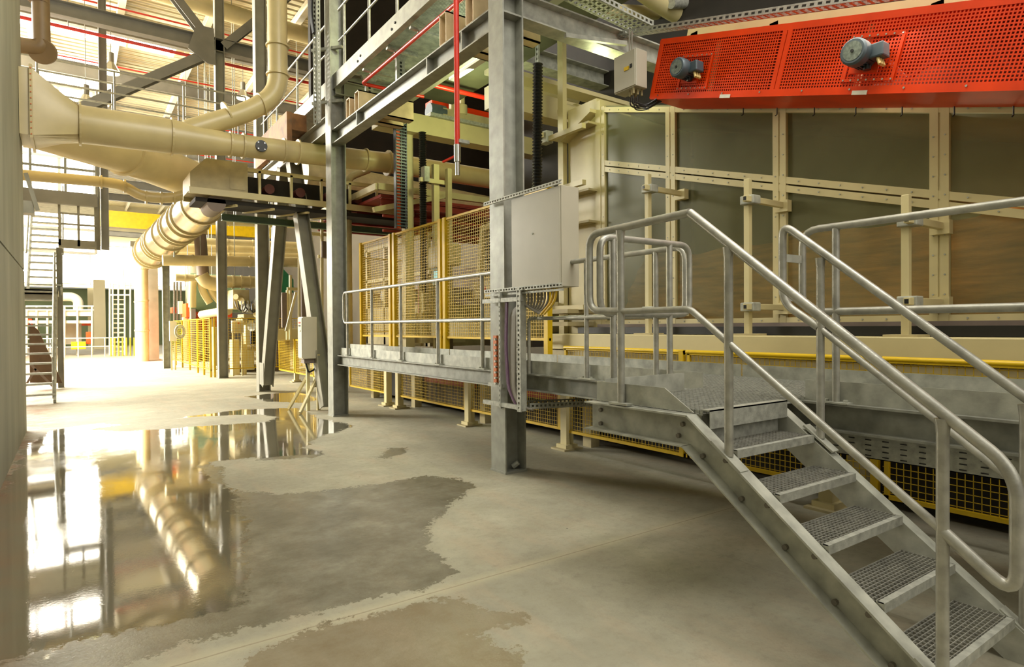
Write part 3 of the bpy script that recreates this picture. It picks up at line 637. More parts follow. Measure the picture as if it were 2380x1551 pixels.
M().plate([(2.855, 3.06, 1.125), (2.855, 3.06, 1.25), (2.855, 2.48, 1.25), (2.855, 2.27, 1.125)], (.006, 0, 0)).out('toe_board', GALVD, st)
M().box(2.86, 3.66, 2.99, 2.996, 1.14, 1.27).out('toe_board', GALVD, st)
M().isec((2.9, 3.05, 1.03), (3.9, 3.05, 1.03), .16, .08).out('support_beam', GALVD, st)
M().plate([(2.83, .62, 0), (3.0, .62, 0), (3.0, .85, 0), (2.83, .85, 0)], (0, 0, .012)).out('foot_plate', GALVD, st)
def srail(x, label, y_top, loop, ye, z_top=2.25, z_low=1.71, drop=.47, posts=()):
    t = T('stair_handrail', (x, 1.6, 0), label, 'handrail', None)
    s = .797
    ze = z_top-s*(2.27-ye)
    if loop:
        pts = [(x, 2.81, z_low), (x, 3.1, z_low+.01), (x, 3.1, z_top-.02), (x, 2.27, z_top), (x, ye, ze), (x, ye, ze-drop), (x, ye+.18, ze-drop+.1), (x, 1.03, .78)]
        M().tube([pts[0], pts[1], pts[2], pts[3]], .0245, 14, bend=.10).out('landing_rail', GALVT, t, True)
        M().tube(pts[3:6]+[(x, 1.03, .79)], .0245, 14, bend=.11, steps=7).out('hand_rail', GALVT, t, True)
        M().tube([(x, 2.81, z_low), (x, 2.27, z_low), (x, 1.03, .79)], .019, 12, bend=.03).out('mid_rail', GALVT, t, True)
    else:
        zt2 = 2.22-.0
        pts = [(x, 2.0, 1.61), (x, 2.22, 1.77), (x, 2.24, 2.1), (x, 2.15, 2.19), (x, ye, 2.2-.797*(2.15-ye)), (x, ye, 2.2-.797*(2.15-ye)-.47), (x, 1.0, .82)]
        M().tube([(x, 2.0, 1.60), (x, 2.235, 1.76), (x, 2.235, 2.26), (x, 1.0, 1.265), (x, .79, 1.1), (x, .79, .62), (x, 1.0, .8)], .0245, 14, bend=.09, steps=7).out('hand_rail', GALVT, t, True)
        M().tube([(x, 2.0, 1.60), (x, 1.0, .82)], .019, 12).out('mid_rail', GALVT, t, True)
    for (y, z0, z1) in posts:
        po = M().tube([(x, y, z0), (x, y, z1-.06), (x, y, z1)], .0235, 14, rr=[.0235, .0235, .03]).out('post', GALVT, t, True)
        f = M()
        if z0 > 1.1: f.box(x-.035, x+.035, y-.08, y+.08, z0-.005, z0+.008)
        else: f.bar((x, y+.09, z0+.09*SL), (x, y-.09, z0-.09*SL), .07, .012)
        f.out('foot_plate', GALVD, po)
    return t
srail(2.83, 'near stair handrail with a round end loop in the foreground', 2.25, True, .79, posts=((2.81, 1.125, 2.22), (2.02, .925, 2.03), (1.03, .18, 1.24)))
t = srail(3.69, 'far stair handrail on the walkway side of the steps', 2.2, False, .79, posts=((1.99, .93, 2.02), (1.0, .16, 1.23)))
M().box(3.69, 3.93, 2.232, 2.24, 2.02, 2.07).out('tie_plate', GALVD, t)
M().box(3.69, 3.93, 2.232, 2.24, 1.77, 1.82).out('tie_plate', GALVD, t)
t = T('landing_guard_rail', (3.3, 3.04, 1.12), 'short guard rail with rounded corners closing the end of the stair landing', 'handrail')
M().tube([(3.3, 3.04, 1.7), (2.87, 3.04, 1.7), (2.87, 3.04, 2.215), (3.78, 3.04, 2.215), (3.78, 3.04, 1.7), (3.25, 3.04, 1.7)], .0235, 12, bend=.1).out('rail_loop', GALVT, t, True)
for x in (2.99, 3.56): M().cyl((x, 3.04, 1.115), (x, 3.04, 2.21), .0225, 12).out('post', GALVT, t, True)
# ================================================================== YELLOW FENCES
def fence(name, P0, P1, z0, z1, label, group, mt=YEL, mw=YELW, p=(.05, .05), fr=.034, posts=True, ps=.055, wire=.005, foot=None, rail=False):
    P0 = V(P0); P1 = V(P1); d = P1-P0; L = d.length; d.normalize()
    t = T(name, (P0.x, P0.y, z0), label, 'fence', group)
    up = V((0, 0, 1)); a = P0.copy(); b = P1.copy()
    f = M()
    for z in (z0+fr/2, z1-fr/2): f.bar(a+up*z, b+up*z, fr, fr)
    for q in (a+d*fr, b-d*fr): f.bar(q+up*z0, q+up*z1, fr, fr, d)
    f.out('frame', mt, t)
    g = M(); n = int(L/p[0])
    for i in range(1, n): g.bar(a+d*(i*L/n)+up*z0, a+d*(i*L/n)+up*z1, wire, wire, d)
    n = int((z1-z0)/p[1])
    for i in range(1, n): g.bar(a+up*(z0+i*(z1-z0)/n), b+up*(z0+i*(z1-z0)/n), wire, wire)
    g.out('mesh_panel', mw, t)
    if rail: M().tube([a+up*(z1-.005), b+up*(z1-.005)], .024, 10).out('top_rail', mt, t, True)
    if posts:
        for q in ((a-d*.0), (b-d*ps)) if posts == 2 else ((a,)):
            M().bar(q+d*ps/2+up*(foot if foot is not None else z0), q+d*ps/2+up*(z1+.01), ps, ps, d).out('post', mt, t)
    return t
low = [(-.9, .38, 'rightmost under the walkway edge'), (.4, 2.35, 'behind the lower stair treads'), (2.38, 4.3, 'behind the stair landing'), (4.33, 6.3, 'right of the nearest column')]
for a, b, lb in low: fence('machine_fence', (5.3, a, 0), (5.3, b, 0), .22, 1.34, 'low yellow mesh panel in front of the machine base, '+lb, 'low yellow mesh panels along the machine base', rail=True)
low2 = [(6.36, 8.75, 'left of the nearest column'), (8.8, 11.45, 'in the middle of the under walkway gap'), (12.0, 14.1, 'just right of the second column')]
for a, b, lb in low2: fence('machine_fence', (5.3, a, 0), (5.3, b, 0), .24, 1.08, 'low yellow mesh panel under the walkway, '+lb, 'low yellow mesh panels along the machine base')
for a, b, lb in [(15.2, 17.0, 'right of the white control box post'), (17.04, 18.8, 'between the inclined braces'), (18.84, 20.6, 'left end, near the foot of the left brace')]:
    fence('machine_fence', (5.4, a, 0), (5.4, b, 0), .27, 1.28, 'low yellow mesh panel on cream legs, '+lb, 'low yellow mesh panels along the machine base')
for i, (y, x, lb) in enumerate(((2.84, 5.4, 'behind the stairs'), (6.26, 5.3, 'right of the nearest column'), (8.72, 5.3, 'left of the nearest column'), (11.4, 5.3, 'right one of a close pair'), (11.95, 5.3, 'left one of a close pair'), (15.3, 5.45, 'beside the control box post'), (17.05, 5.45, 'between the inclined braces'), (18.9, 5.45, 'left of the inclined braces'), (-.3, 5.4, 'at the right picture edge'))):
    t = T('support_pedestal', (x, y, 0), 'cream machine foot on a wide base plate, '+lb, 'pedestal', 'cream feet under the machine')
    M().box(x-.06, x+.06, y-.06, y+.06, .03, .95).out('leg', CREAM, t)
    M().box(x-.16, x+.16, y-.14, y+.14, 0, .022).out('floor_plate', CREAMD, t)
    M().box(x-.1, x+.1, y-.1, y+.1, .022, .07).out('base_block', CREAM, t)
for a, b, lb in ((6.6, 9.52, 'largest one, right'), (9.6, 11.6, 'middle one'), (11.7, 13.35, 'left one')):
    fence('tall_fence', (5.3, a, 0), (5.3, b, 0), 1.42, 3.5, 'tall yellow mesh fence panel above the walkway, '+lb, 'tall yellow fence panels above the walkway', posts=2, ps=.085, foot=1.14, fr=.035, mt=YEL, wire=.0065, p=(.06, .05))
fence('tall_fence', (5.36, 13.4, 0), (6.6, 13.4, 0), 1.5, 3.2, 'tall yellow fence panel returning inwards at the left end', None, posts=True, foot=1.14)
# aisle fence far left
ya = [22.5, 23.8, 25.1, 27.0, 29.0, 31.0, 33.5]
for i in range(6):
    fence('aisle_fence', (3.72, ya[i], 0), (3.72, ya[i+1], 0), .22, 1.97, 'yellow mesh fence panel beside the far aisle, %s from the tall grey column' % words[i].replace('nearest', 'first'), 'yellow fence panels beside the far aisle', foot=0, ps=.06, p=(.3, .08), wire=.009)
for i, (a, b) in enumerate(((3.8, 5.2), (5.25, 6.7))):
    fence('aisle_fence', (a, 22.45, 0), (b, 22.45, 0), .25, 1.97, 'yellow mesh fence panel turning inwards behind the tall grey column, '+['left', 'right'][i]+' one', 'yellow fence panels turning inwards', foot=0, p=(.09, .09), wire=.009)
# ================================================================== GLAZED MACHINE
OLIVD = mat('dark_olive_slab', (84, 84, 62), .7, 0, .2, 2)
SP = .285                       # slope of the hood
def ztop(y): return 4.63+.1+(y-6.5)*SP
def zmid(y): return 3.9+(y-6.5)*SP
GXp = 6.2
en = T('glazed_conveyor_housing', (6.2, 3, 1.6), 'long cream framed machine housing with dusty glass panes', 'machine')
yp = [6.52, 5.26, 3.78, 2.28, .78, -.72, -2.2]
fw_ = .06
for i, y in enumerate(yp):
    zt = ztop(y); hw = .06 if i else .03
    f = M()
    for s in ((-1, 1) if i else (-1,)):
        f.box(GXp-.02, GXp+.03, *sorted((y+s*.008, y+s*.075)), 1.64, zt)
    f.box(GXp-.01, GXp+.05, y-.01, y+.01, 1.64, zt) if i else f.box(GXp-.03, GXp+.1, y-.0, y+.1, 1.6, zt+.1)
    f.out('upright', CREAM, en)
    b = M()
    for k in range(1, 10):
        z = 1.7+k*(zt-1.8)/10
        for s in (-1, 1): b.cyl((GXp-.026, y+s*.045, z), (GXp-.02, y+s*.045, z), .008, 6)
    b.out('screw_row', GALVD, en)
for i in range(len(yp)-1):
    a, b = yp[i], yp[i+1]
    for zf, off in ((ztop, -.035), (zmid, .045), (zmid, -.045)):
        M().bar((GXp+.006, a, zf(a)+off), (GXp+.006, b, zf(b)+off), .046, .07).out('rail', CREAM, en)
    M().bar((GXp+.006, a, 1.665), (GXp+.006, b, 1.665), .046, .06).out('rail', CREAM, en)
    M().plate([(GXp+.015, a-.06, zmid(a-.06)+.07), (GXp+.015, b+.06, zmid(b+.06)+.07), (GXp+.015, b+.06, ztop(b+.06)-.06), (GXp+.015, a-.06, ztop(a-.06)-.06)], (.008, 0, 0)).out('pane', PANE, en)
    M().plate([(GXp+.015, a-.06, 1.69), (GXp+.015, b+.06, 1.69), (GXp+.015, b+.06, zmid(b+.06)-.07), (GXp+.015, a-.06, zmid(a-.06)-.07)], (.008, 0, 0)).out('pane', PANE, en)
    s = M(); n = 7
    for k in range(1, n):
        y = a+(b-a)*k/n
        for zf, off in ((ztop, -.035), (zmid, .045), (zmid, -.045)): s.cyl((GXp-.026, y, zf(y)+off), (GXp-.02, y, zf(y)+off), .008, 6)
        s.cyl((GXp-.026, y, 1.665), (GXp-.02, y, 1.665), .008, 6)
    s.out('screw_row', GALVD, en)
M().plate([(8.2, 6.5, 1.5), (8.2, -2.2, 1.5), (8.2, -2.2, ztop(-2.2)), (8.2, 6.5, ztop(6.5))], (.05, 0, 0)).out('back_wall', OLIVE, en)
M().plate([(6.25, 6.55, 1.5), (8.2, 6.55, 1.5), (8.2, 6.55, ztop(6.5)), (6.25, 6.55, ztop(6.5))], (0, .05, 0)).out('end_wall', OLIVE, en)
M().plate([(6.22, 6.5, ztop(6.5)), (6.22, -2.2, ztop(-2.2)), (8.2, -2.2, ztop(-2.2)), (8.2, 6.5, ztop(6.5))], (0, 0, .03)).out('hood', OLIVE, en)
# upper second band of frames above the guard
up3 = M()
for y in (4.9, 3.85, 2.3, .8): up3.box(GXp+.0, GXp+.08, y-.05, y+.05, ztop(y), ztop(y)+.9)
for off in (.04, .9): up3.bar((GXp+.04, 5.0, ztop(5.0)+off), (GXp+.04, -2.2, ztop(-2.2)+off), .08, .09)
up3.out('upper_frame', CREAM, en)
M().plate([(GXp+.05, 4.95, ztop(4.95)), (GXp+.05, -2.2, ztop(-2.2)), (GXp+.05, -2.2, ztop(-2.2)+.88), (GXp+.05, 4.95, ztop(4.95)+.88)], (.01, 0, 0)).out('upper_panel', mat('upper_panel_grey', (150, 150, 120), .5), en)
area('housing_fill', (7.3, 2.5, 3.3), (6.6, 2.5, 1.5), .6, 7, 45, (1, .93, .75))  # added fill inside the housing to brighten the mat
# brown fibre mat inside
g = M(); ny_ = 60; nz_ = 8
def mtop(y): return 2.66+.05*math.sin(y*2.1)+.03*math.sin(y*5.3)+max(0, 2.4-y)*.30
vs = []
for i in range(ny_+1):
    y = 6.45-8.6*i/ny_
    for k in range(nz_+1): vs.append((6.34+.03*math.sin(i*.9+k)+.03*math.sin(k*2.7+i*.31)+.7*(k/nz_), y, 1.51+(mtop(y)-1.51)*k/nz_))
fs = [(i*(nz_+1)+k, (i+1)*(nz_+1)+k, (i+1)*(nz_+1)+k+1, i*(nz_+1)+k+1) for i in range(ny_) for k in range(nz_)]
n0 = len(vs)
for i in range(ny_+1): vs.append((8.1, 6.45-8.6*i/ny_, mtop(6.45-8.6*i/ny_)))
fs += [(i*(nz_+1)+nz_, (i+1)*(nz_+1)+nz_, n0+i+1, n0+i) for i in range(ny_)]
g.add(vs, fs); tag(g.out('fibre_mat', WOODM, None, True), 'brown fibre mat lying on the conveyor behind the lower glass panes', 'fibre mat', kind='stuff')
# base
bs = T('machine_base_beam', (5.6, 3, 1.3), 'long cream base beam below the glazed housing', 'machine base')
M().box(5.46, 6.1, -2.2, 6.95, 1.30, 1.51).out('box_beam', CREAM, bs, bev=.008)
M().box(5.48, 6.1, -2.2, 6.95, .95, 1.29).out('lower_beam', CREAMD, bs)
M().box(5.8, 6.17, -2.2, 6.6, 1.515, 1.60).out('rubber_skirt', BLACK, bs)
M().box(6.08, 6.2, -2.2, 6.5, 1.58, 1.64).out('support_rail', GREY2, bs)
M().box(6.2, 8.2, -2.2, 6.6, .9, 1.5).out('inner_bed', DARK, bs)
bs2 = T('machine_underframe', (6, 4, 0), 'machine underframe with a dark shade panel seen through the low yellow mesh', 'machine base')
M().box(5.8, 8.4, -2.2, 14.3, .10, .98).out('shade_panel', DARK, bs2)  # dark panel standing in for the shadow under the machine
for y in (-.2, 2.7, 6.2, 8.8, 11.4, 13.5): M().box(5.6, 5.75, y-.08, y+.08, 0, 1.0).out('support', CREAMD, bs2)
for i, (a, b) in enumerate(((-.8, 1.0), (1.4, 2.4), (2.9, 4.4), (6.6, 8.3), (9.2, 11.0))): M().box(5.66, 5.74, a, b, .55, .72).out('orange_rail', BRICK, bs2)
# clamp stands
for (y, zt, zc, lb) in ((5.12, 3.42, 3.24, 'left one, behind the landing guard'), (3.78, 3.1, 2.88, 'middle one, behind the stair handrail'), (2.31, 2.68, 2.46, 'right one, behind the upper sloping rail')):
    t = T('clamp_stand', (5.62, y, 1.51), 'cream clamp post on the machine base, '+lb, 'clamp stand', 'clamp posts in front of the glass')
    M().box(5.59, 5.65, y-.03, y+.03, 1.52, zt).out('post', CREAM, t, bev=.006)
    M().box(5.5, 5.74, y-.13, y+.13, 1.51, 1.53).out('foot_plate', CREAMD, t)
    for z in (zc, 1.80):
        ao = M().box(5.48, 6.2, y-.025-.06, y+.025-.06, z-.03, z+.03).out('arm', CREAM, t, bev=.005)
        M().box(5.475, 5.485, y-.075, y-.045, z-.018, z+.018).out('arm_opening', BLACK, ao)
        M().box(5.555, 5.685, y-.105, y+.05, z-.045, z+.045).out('clamp', GALVD, t, bev=.01)
        M().box(6.12, 6.2, y-.13, y+.02, z-.07, z+.05).out('bracket', CREAM, t)
# ---- end frame left of the glass
ef = T('machine_end_frame', (6.2, 7.2, 1.5), 'tall cream end frame with ribs and bracket arms left of the glass', 'machine frame')
M().box(6.2, 6.9, 6.62, 7.25, 1.5, 4.9).out('box_panel', CREAM, ef)
M().box(6.12, 6.2, 7.28, 7.40, 1.5, 6.05).out('upright', CREAM, ef)
M().plate([(6.05, 6.6, 4.72), (6.05, 7.25, 4.45), (6.05, 7.25, 4.4), (6.05, 6.6, 4.67)], (.18, 0, 0)).out('rib', CREAM, ef)
for z in (4.5, 3.55, 3.1): M().plate([(6.0, 6.58, z+.03), (6.0, 7.25, z+.03), (6.0, 7.25, z), (6.0, 6.58, z)], (.2, 0, 0)).out('rib', CREAMD, ef)
for z in (4.52, 3.72, 1.95):
    M().box(5.72, 6.2, 7.42, 7.49, z-.04, z+.04).box(5.9, 5.97, 6.6, 7.75, z-.1, z-.03).out('bracket_arm', CREAM, ef)
    M().box(5.86, 6.0, 7.36, 7.54, z-.12, z+.06).out('clamp', GALVD, ef, bev=.01)
for z in (1.62, 1.8): M().box(5.7, 6.3, 6.7, 7.2, z, z+.06).out('roller_bearing', CREAMD, ef)
steel('slotted_upright', slotted(M(), (5.62, 7.25, 2.9), (5.62, 7.25, 6.06), .07, (0, 1, 0), .07, .035, .03), GALV, 'slotted galvanized upright between the black hose and the cream end frame', 'strut')
# ================================================================== RED GUARD with motors
gd = T('conveyor_guard', (5.6, 3.2, 3.9), 'long red perforated guard sloping along the top of the glazed housing', 'guard')
ga, gb = 5.02, -1.2                    # Y of the two ends (bottom edge)
RX = 5.55
S2 = .283
dvec = V((0, -1, -S2)).normalized(); nvec = V((0, -S2, 1)).normalized()
org = V((RX, ga, 4.28)); LEN = (ga-gb)*math.sqrt(1+S2*S2); HG = .635
def gp(s, h, x=RX): p = org+dvec*s+nvec*h; return V((x, p.y, p.z))
cuts = [0, 1.62, 4.4, LEN]
dx = (.012, 0, 0)
for i in range(3):
    a, b = cuts[i], cuts[i+1]; f = M()
    for (s0, s1, h0, h1) in ((a, b, 0, .055), (a, b, HG-.05, HG), (a+.004, a+.05, .055, HG-.05), (b-.05, b-.004, .055, HG-.05)):
        f.plate([gp(s0, h0), gp(s1, h0), gp(s1, h1), gp(s0, h1)], dx)
    fo_ = f.out('panel_frame', RED, gd)
    g = M(); p = .027; x = RX+.004
    n = int((b-a-.1)/p)
    for k in range(n): s = a+.05+k*p; g.bar(gp(s, .05, x), gp(s, HG-.05, x), .0115, .002, (1, 0, 0))
    n = int((HG-.1)/p)
    for k in range(n+1): h = .05+k*p; g.bar(gp(a+.05, h, x+.001), gp(b-.05, h, x+.001), .0115, .002, (1, 0, 0))
    g.out('perforated_sheet', RED, gd)
M().plate([gp(0, 0), gp(LEN, 0), gp(LEN, 0, 6.14), gp(0, 0, 6.14)], nvec*-.012).out('bottom_plate', RED, gd)
M().plate([gp(0, HG), gp(LEN, HG), gp(LEN, HG, 6.14), gp(0, HG, 6.14)], nvec*.012).out('top_plate', RED, gd)
M().plate([gp(0, 0), gp(0, HG), gp(0, HG, 6.14), gp(0, 0, 6.14)], dvec*-.01).out('end_plate', RED, gd)
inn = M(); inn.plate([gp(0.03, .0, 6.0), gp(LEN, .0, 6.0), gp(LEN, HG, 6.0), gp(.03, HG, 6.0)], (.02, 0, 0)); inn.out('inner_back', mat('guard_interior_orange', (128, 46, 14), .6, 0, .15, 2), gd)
for i, s in enumerate((.75, 2.35, 3.9)):
    M().plate([gp(s, .05, 5.62), gp(s+.05, .05, 5.62), gp(s+.05, HG-.05, 5.62), gp(s, HG-.05, 5.62)], (.03, 0, 0)).out('inner_stay', CREAM, gd)
ch = M()
for k in range(5): ch.bar(gp(1.9+k*.8, .15, 5.8), gp(2.3+k*.8, .5, 5.8), .03, .03).bar(gp(2.3+k*.8, .5, 5.8), gp(2.7+k*.8, .15, 5.8), .03, .03)
ch.out('inner_brace', BRICK, gd)
s_ = M()
for k in range(14): q = gp(.12+k*.45, .03, RX-.004); s_.cyl(q, q+V((-.004, 0, 0)), .009, 8)
s_.out('screw_row', CHROME, gd)
for k, s in enumerate((1.0, 2.4)):
    q = gp(s, .018, RX-.004); M().plate([q, q+dvec*.13, q+dvec*.13+nvec*-.035+V((0, 0, 0)), q+nvec*-.035], (-.003, 0, 0)).out('paper_tag', TAGM, gd)
h_ = M()
for k in range(12): q = gp(.9+k*.42, -.012, 6.1); h_.tube([q, q+V((0, 0, -.07)), q+V((-.03, 0, -.09))], .006, 6)
h_.out('hook_row', BLACK, gd)
def motor(s, h, r, ln, label):
    c = gp(s, h); ax = V((-1, 0, 0))
    t = T('drive_motor', c, label, 'motor')
    pl = M(); ss = r*2.0
    a0, a1, b0, b1, w_ = s-ss*.75, s+ss*1.2, h-ss*.85, h+ss*.85, .025
    for (c0, c1, d0, d1) in ((a0, a1, b0, b0+w_), (a0, a1, b1-w_, b1), (a0, a0+w_, b0+w_, b1-w_), (a1-w_, a1, b0+w_, b1-w_), (s-r*1.1, s+r*1.1, h-r*1.1, h+r*1.1)):
        pl.plate([gp(c0, d0, RX-.006), gp(c1, d0, RX-.006), gp(c1, d1, RX-.006), gp(c0, d1, RX-.006)], (-.008, 0, 0))
    pl.out('mounting_plate', RED, t)
    sc_ = M()
    for k in range(7):
        for hh in (b0+.012, b1-.012): q = gp(s-ss*.68+k*ss*.3, hh, RX-.014); sc_.cyl(q, q+ax*.006, .008, 6)
    sc_.out('screw_row', CHROME, t)
    M().cyl(c+ax*.01, c+ax*(ln*.75), r*.82, 24).out('body', MOTOR, t, True)
    fn = M()
    for k in range(24):
        an = 2*math.pi*k/24; q = V((0, math.cos(an), math.sin(an)))
        fn.bar(c+q*r*.86+ax*ln*.12, c+q*r*.86+ax*ln*.7, .006, r*.16, q)
    fn.out('cooling_fin', MOTOR, t)
    fc = M().tube([c+ax*ln*.62, c+ax*ln*.93, c+ax*ln], r, 28, rr=[r*1.0, r*.99, r*.86], cap=True).out('fan_cover', MOTOR, t, True)
    M().cyl(c+ax*(ln*1.0), c+ax*(ln*1.0+.004), r*.7, 24).out('fan_grille', mat('grille_grey', (104, 112, 100), .5, .2, .3, 40) , fc)
    M().cyl(c+ax*(ln*1.0), c+ax*(ln*1.0+.012), r*.12, 12).out('hub', BLACK, fc)
    tb = c+V((0, -r*1.25, -r*.15)); tbo = M().box(tb.x-ln*.62, tb.x-ln*.12, tb.y-r*.5, tb.y+r*.55, tb.z-r*.5, tb.z+r*.55).out('terminal_box', MOTOR, t, bev=.012)
    gl = M()
    for k in range(3): q = tb+V((-ln*(.2+.14*k), 0, -r*.5)); gl.cyl(q, q+V((-.01, -.02, -.06)), .014, 8)
    gl.out('cable_gland', mat('gland_brass', (206, 180, 110), .4), tbo)
    M().cyl(c+V((-ln*.3, -r*.3, -r*.8)), c+V((-ln*.3, -r*.3, -r*1.15)), r*.28, 12).out('foot', BLACK, t, True)
motor(.55, .26, .106, .25, 'smaller grey motor at the left end of the red guard')
motor(2.45, .28, .112, .25, 'larger grey motor in the middle of the red guard')
# ================================================================== GANTRY and line behind the tall fence
gn = T('gantry_beam', (7, 9.5, 4.9), 'cream gantry cross beam behind the nearest column', 'gantry')
M().box(4.75, 8.6, 11.0, 11.35, 5.42, 5.79).out('box_beam', CREAM, gn)
M().box(5.8, 7.65, 10.92, 11.1, 5.78, 5.85).out('cable_channel', GALV, gn)
M().box(6.15, 7.75, 11.05, 11.35, 5.85, 6.04).box(6.37, 6.5, 11.1, 11.2, 6.0, 6.6).out('bearing_block', CREAMD, gn)
M().tube([(6.66, 11.15, 5.9), (6.66, 11.15, 7.2)], .055, 10).cyl((6.62, 11.15, 6.0), (6.62, 11.15, 6.2), .14, 12).out('hanging_rod', CREAM, gn, True)
M().cyl((5.9, 11.2, 5.97), (6.25, 11.2, 5.97), .16, 16).out('motor', MOTOR, gn, True)
M().box(5.36, 5.55, 11.2, 11.35, 1.12, 5.42).out('column', CREAM, gn)
M().box(5.82, 5.94, 10.85, 10.95, 1.12, 4.82).out('guide_post', CREAM, gn)
M().box(6.02, 6.11, 10.65, 10.75, 1.12, 4.72).out('guide_post', CREAMD, gn)
M().box(5.5, 6.08, 10.8, 10.87, 4.43, 4.51).out('guide_arm', CREAM, gn)
M().box(5.56, 5.67, 10.74, 10.89, 4.43, 4.72).out('clamp', GALVD, gn)
def hose(p0, p1, r, label):
    p0 = V(p0); p1 = V(p1); n = int((p1-p0).length/.045); k = M(); d = (p1-p0)/n
    pts = []; rr = []
    for i in range(n*2+1): pts.append(p0+d*(i/2)); rr.append(r if i % 2 == 0 else r*.68)
    k.tube(pts, r, 14, rr=rr); steel('corrugated_hose', k, BLACK, label, 'hose', 'black corrugated hoses')
hose((5.63, 10.95, 5.42), (5.63, 10.95, 2.3), .078, 'black corrugated hose hanging below the gantry beam, left one')
q0 = PY(1250, 150, 7.0); q1 = PY(1248, 450, 7.0)
hose(q0, q1, .075, 'thick black corrugated hose right of the nearest column')
dc = T('drag_chain', (5.1, 10.9, 3.5), 'ladder like drag chain filled with orange and dark cables', 'drag chain')
for x in (5.01, 5.115, 5.23): M().box(x, x+.016, 10.84, 10.94, 3.5, 5.5).out('side_band', BLACK, dc)
k = M()
for i in range(33): k.box(5.02, 5.24, 10.83, 10.84, 3.53+i*.06, 3.552+i*.06)
k.out('crosspiece', MOTOR, dc)
for i in range(5): steel('feeder_cable', M().tube([(5.035+.018*i, 10.87, 3.5), (5.035+.018*i, 10.87, 5.5), (5.01+.018*i, 10.9, 5.7), (5.03+.015*i, 11.05, 5.83)], .01, 6, bend=.1), CORG, 'orange cable inside the left half of the drag chain, %s from the left' % ORD[i], 'cable', 'orange cables in the drag chain')
for i in range(4): steel('feeder_cable', M().tube([(5.145+.02*i, 10.87, 3.5), (5.145+.02*i, 10.87, 5.5), (5.16+.012*i, 11.02, 5.83)], .01, 6, bend=.1), BLACK, 'dark cable inside the right half of the drag chain, %s from the left' % ORD[i], 'cable', 'dark cables in the drag chain')
# press body behind the tall fence
pb = T('press_unit', (6, 9, 1.4), 'cream press unit with a slatted panel behind the tall yellow fence', 'machine')
M().box(6.0, 7.4, 8.1, 9.4, 1.5, 3.3).out('body', CREAMD, pb, bev=.02)
M().box(5.95, 6.0, 8.2, 9.3, 2.55, 3.25).out('louvre_frame', CREAM, pb)
g = M()
for i in range(14): g.box(5.93, 5.96, 8.3, 9.2, 2.6+i*.045, 2.62+i*.045)
g.out('louvre', DARK, pb)
M().plate([(5.9, 9.45, 2.5), (5.9, 9.3, 3.4), (5.9, 8.2, 3.45), (5.9, 8.2, 3.38), (5.9, 9.22, 3.3), (5.9, 9.35, 2.5)], (.1, 0, 0)).out('slanted_edge', CREAM, pb)
M().box(5.7, 6.2, 7.9, 10.8, 1.42, 1.72).out('bed_rail', CREAM, pb)
for z, y in ((2.3, 9.0), (2.15, 8.6), (2.4, 8.3)): M().tube([(5.85, y, z), (5.8, y-.2, z-.1), (5.85, y-.4, z+.1)], .02, 8, bend=.08).out('hydraulic_line', BLACK, pb, True)
M().box(5.75, 6.0, 8.4, 9.3, 2.1, 2.4).box(5.8, 6.0, 8.1, 8.3, 2.0, 2.5).out('valve_block', CREAMD, pb)
M().box(5.74, 5.76, 8.9, 9.0, 2.2, 2.3).out('red_cap', REDP, pb)
cu_ = T('operator_panel', (5.6, 10.2, 2.4), 'cream operator box with a small teal screen behind the middle tall panel', 'control panel')
M().box(5.6, 5.9, 9.95, 10.7, 2.75, 3.15).out('housing', CREAM, cu_, bev=.02)
M().box(5.55, 5.7, 10.05, 10.45, 2.4, 2.72).out('screen_frame', TANK, cu_)
M().box(5.54, 5.55, 10.1, 10.35, 2.5, 2.66).out('screen', emit('teal_screen', (.35, .75, .7), .6), cu_)
M().box(5.7, 5.78, 10.3, 10.4, 1.5, 2.75).out('pole', CREAMD, cu_)
M().box(5.6, 5.9, 10.9, 11.1, 1.9, 2.5).box(5.6, 6.6, 11.0, 11.4, 1.3, 1.9).out('lower_box', CREAM, cu_)
fm = T('forming_line', (7, 12, 1.3), 'cream and dark machine line seen through the tall yellow fence', 'machine')
M().box(6.2, 9, 11.8, 15.5, 1.2, 2.1).out('bed', CREAMD, fm)
M().box(7.5, 9.4, 9.9, 16.5, 1.2, 3.0).out('dark_housing', GREY2, fm)
for i, y in enumerate((11.9, 13.0, 14.1, 15.2)):
    M().box(6.2, 6.3, y, y+.1, 1.2, 3.6).out('upright', CREAM, fm)
    M().cyl((6.35, y+.5, 2.4), (9, y+.5, 2.4), .13, 14).out('roller', CHROME, fm, True)
for z in (3.55, 2.75): M().box(6.2, 6.3, 11.8, 15.4, z, z+.08).out('rail', CREAM, fm)
M().box(6.0, 6.4, 12.2, 12.7, 1.2, 1.7).out('white_box', WHITEP, fm)
M().box(5.99, 6.0, 12.35, 12.5, 1.35, 1.5).out('red_label', REDP, fm)
for i in range(6): M().box(6.15, 6.2, 11.0+i*.22, 11.13+i*.22, 1.4, 2.5).out('stack_plate', BRICK, fm)
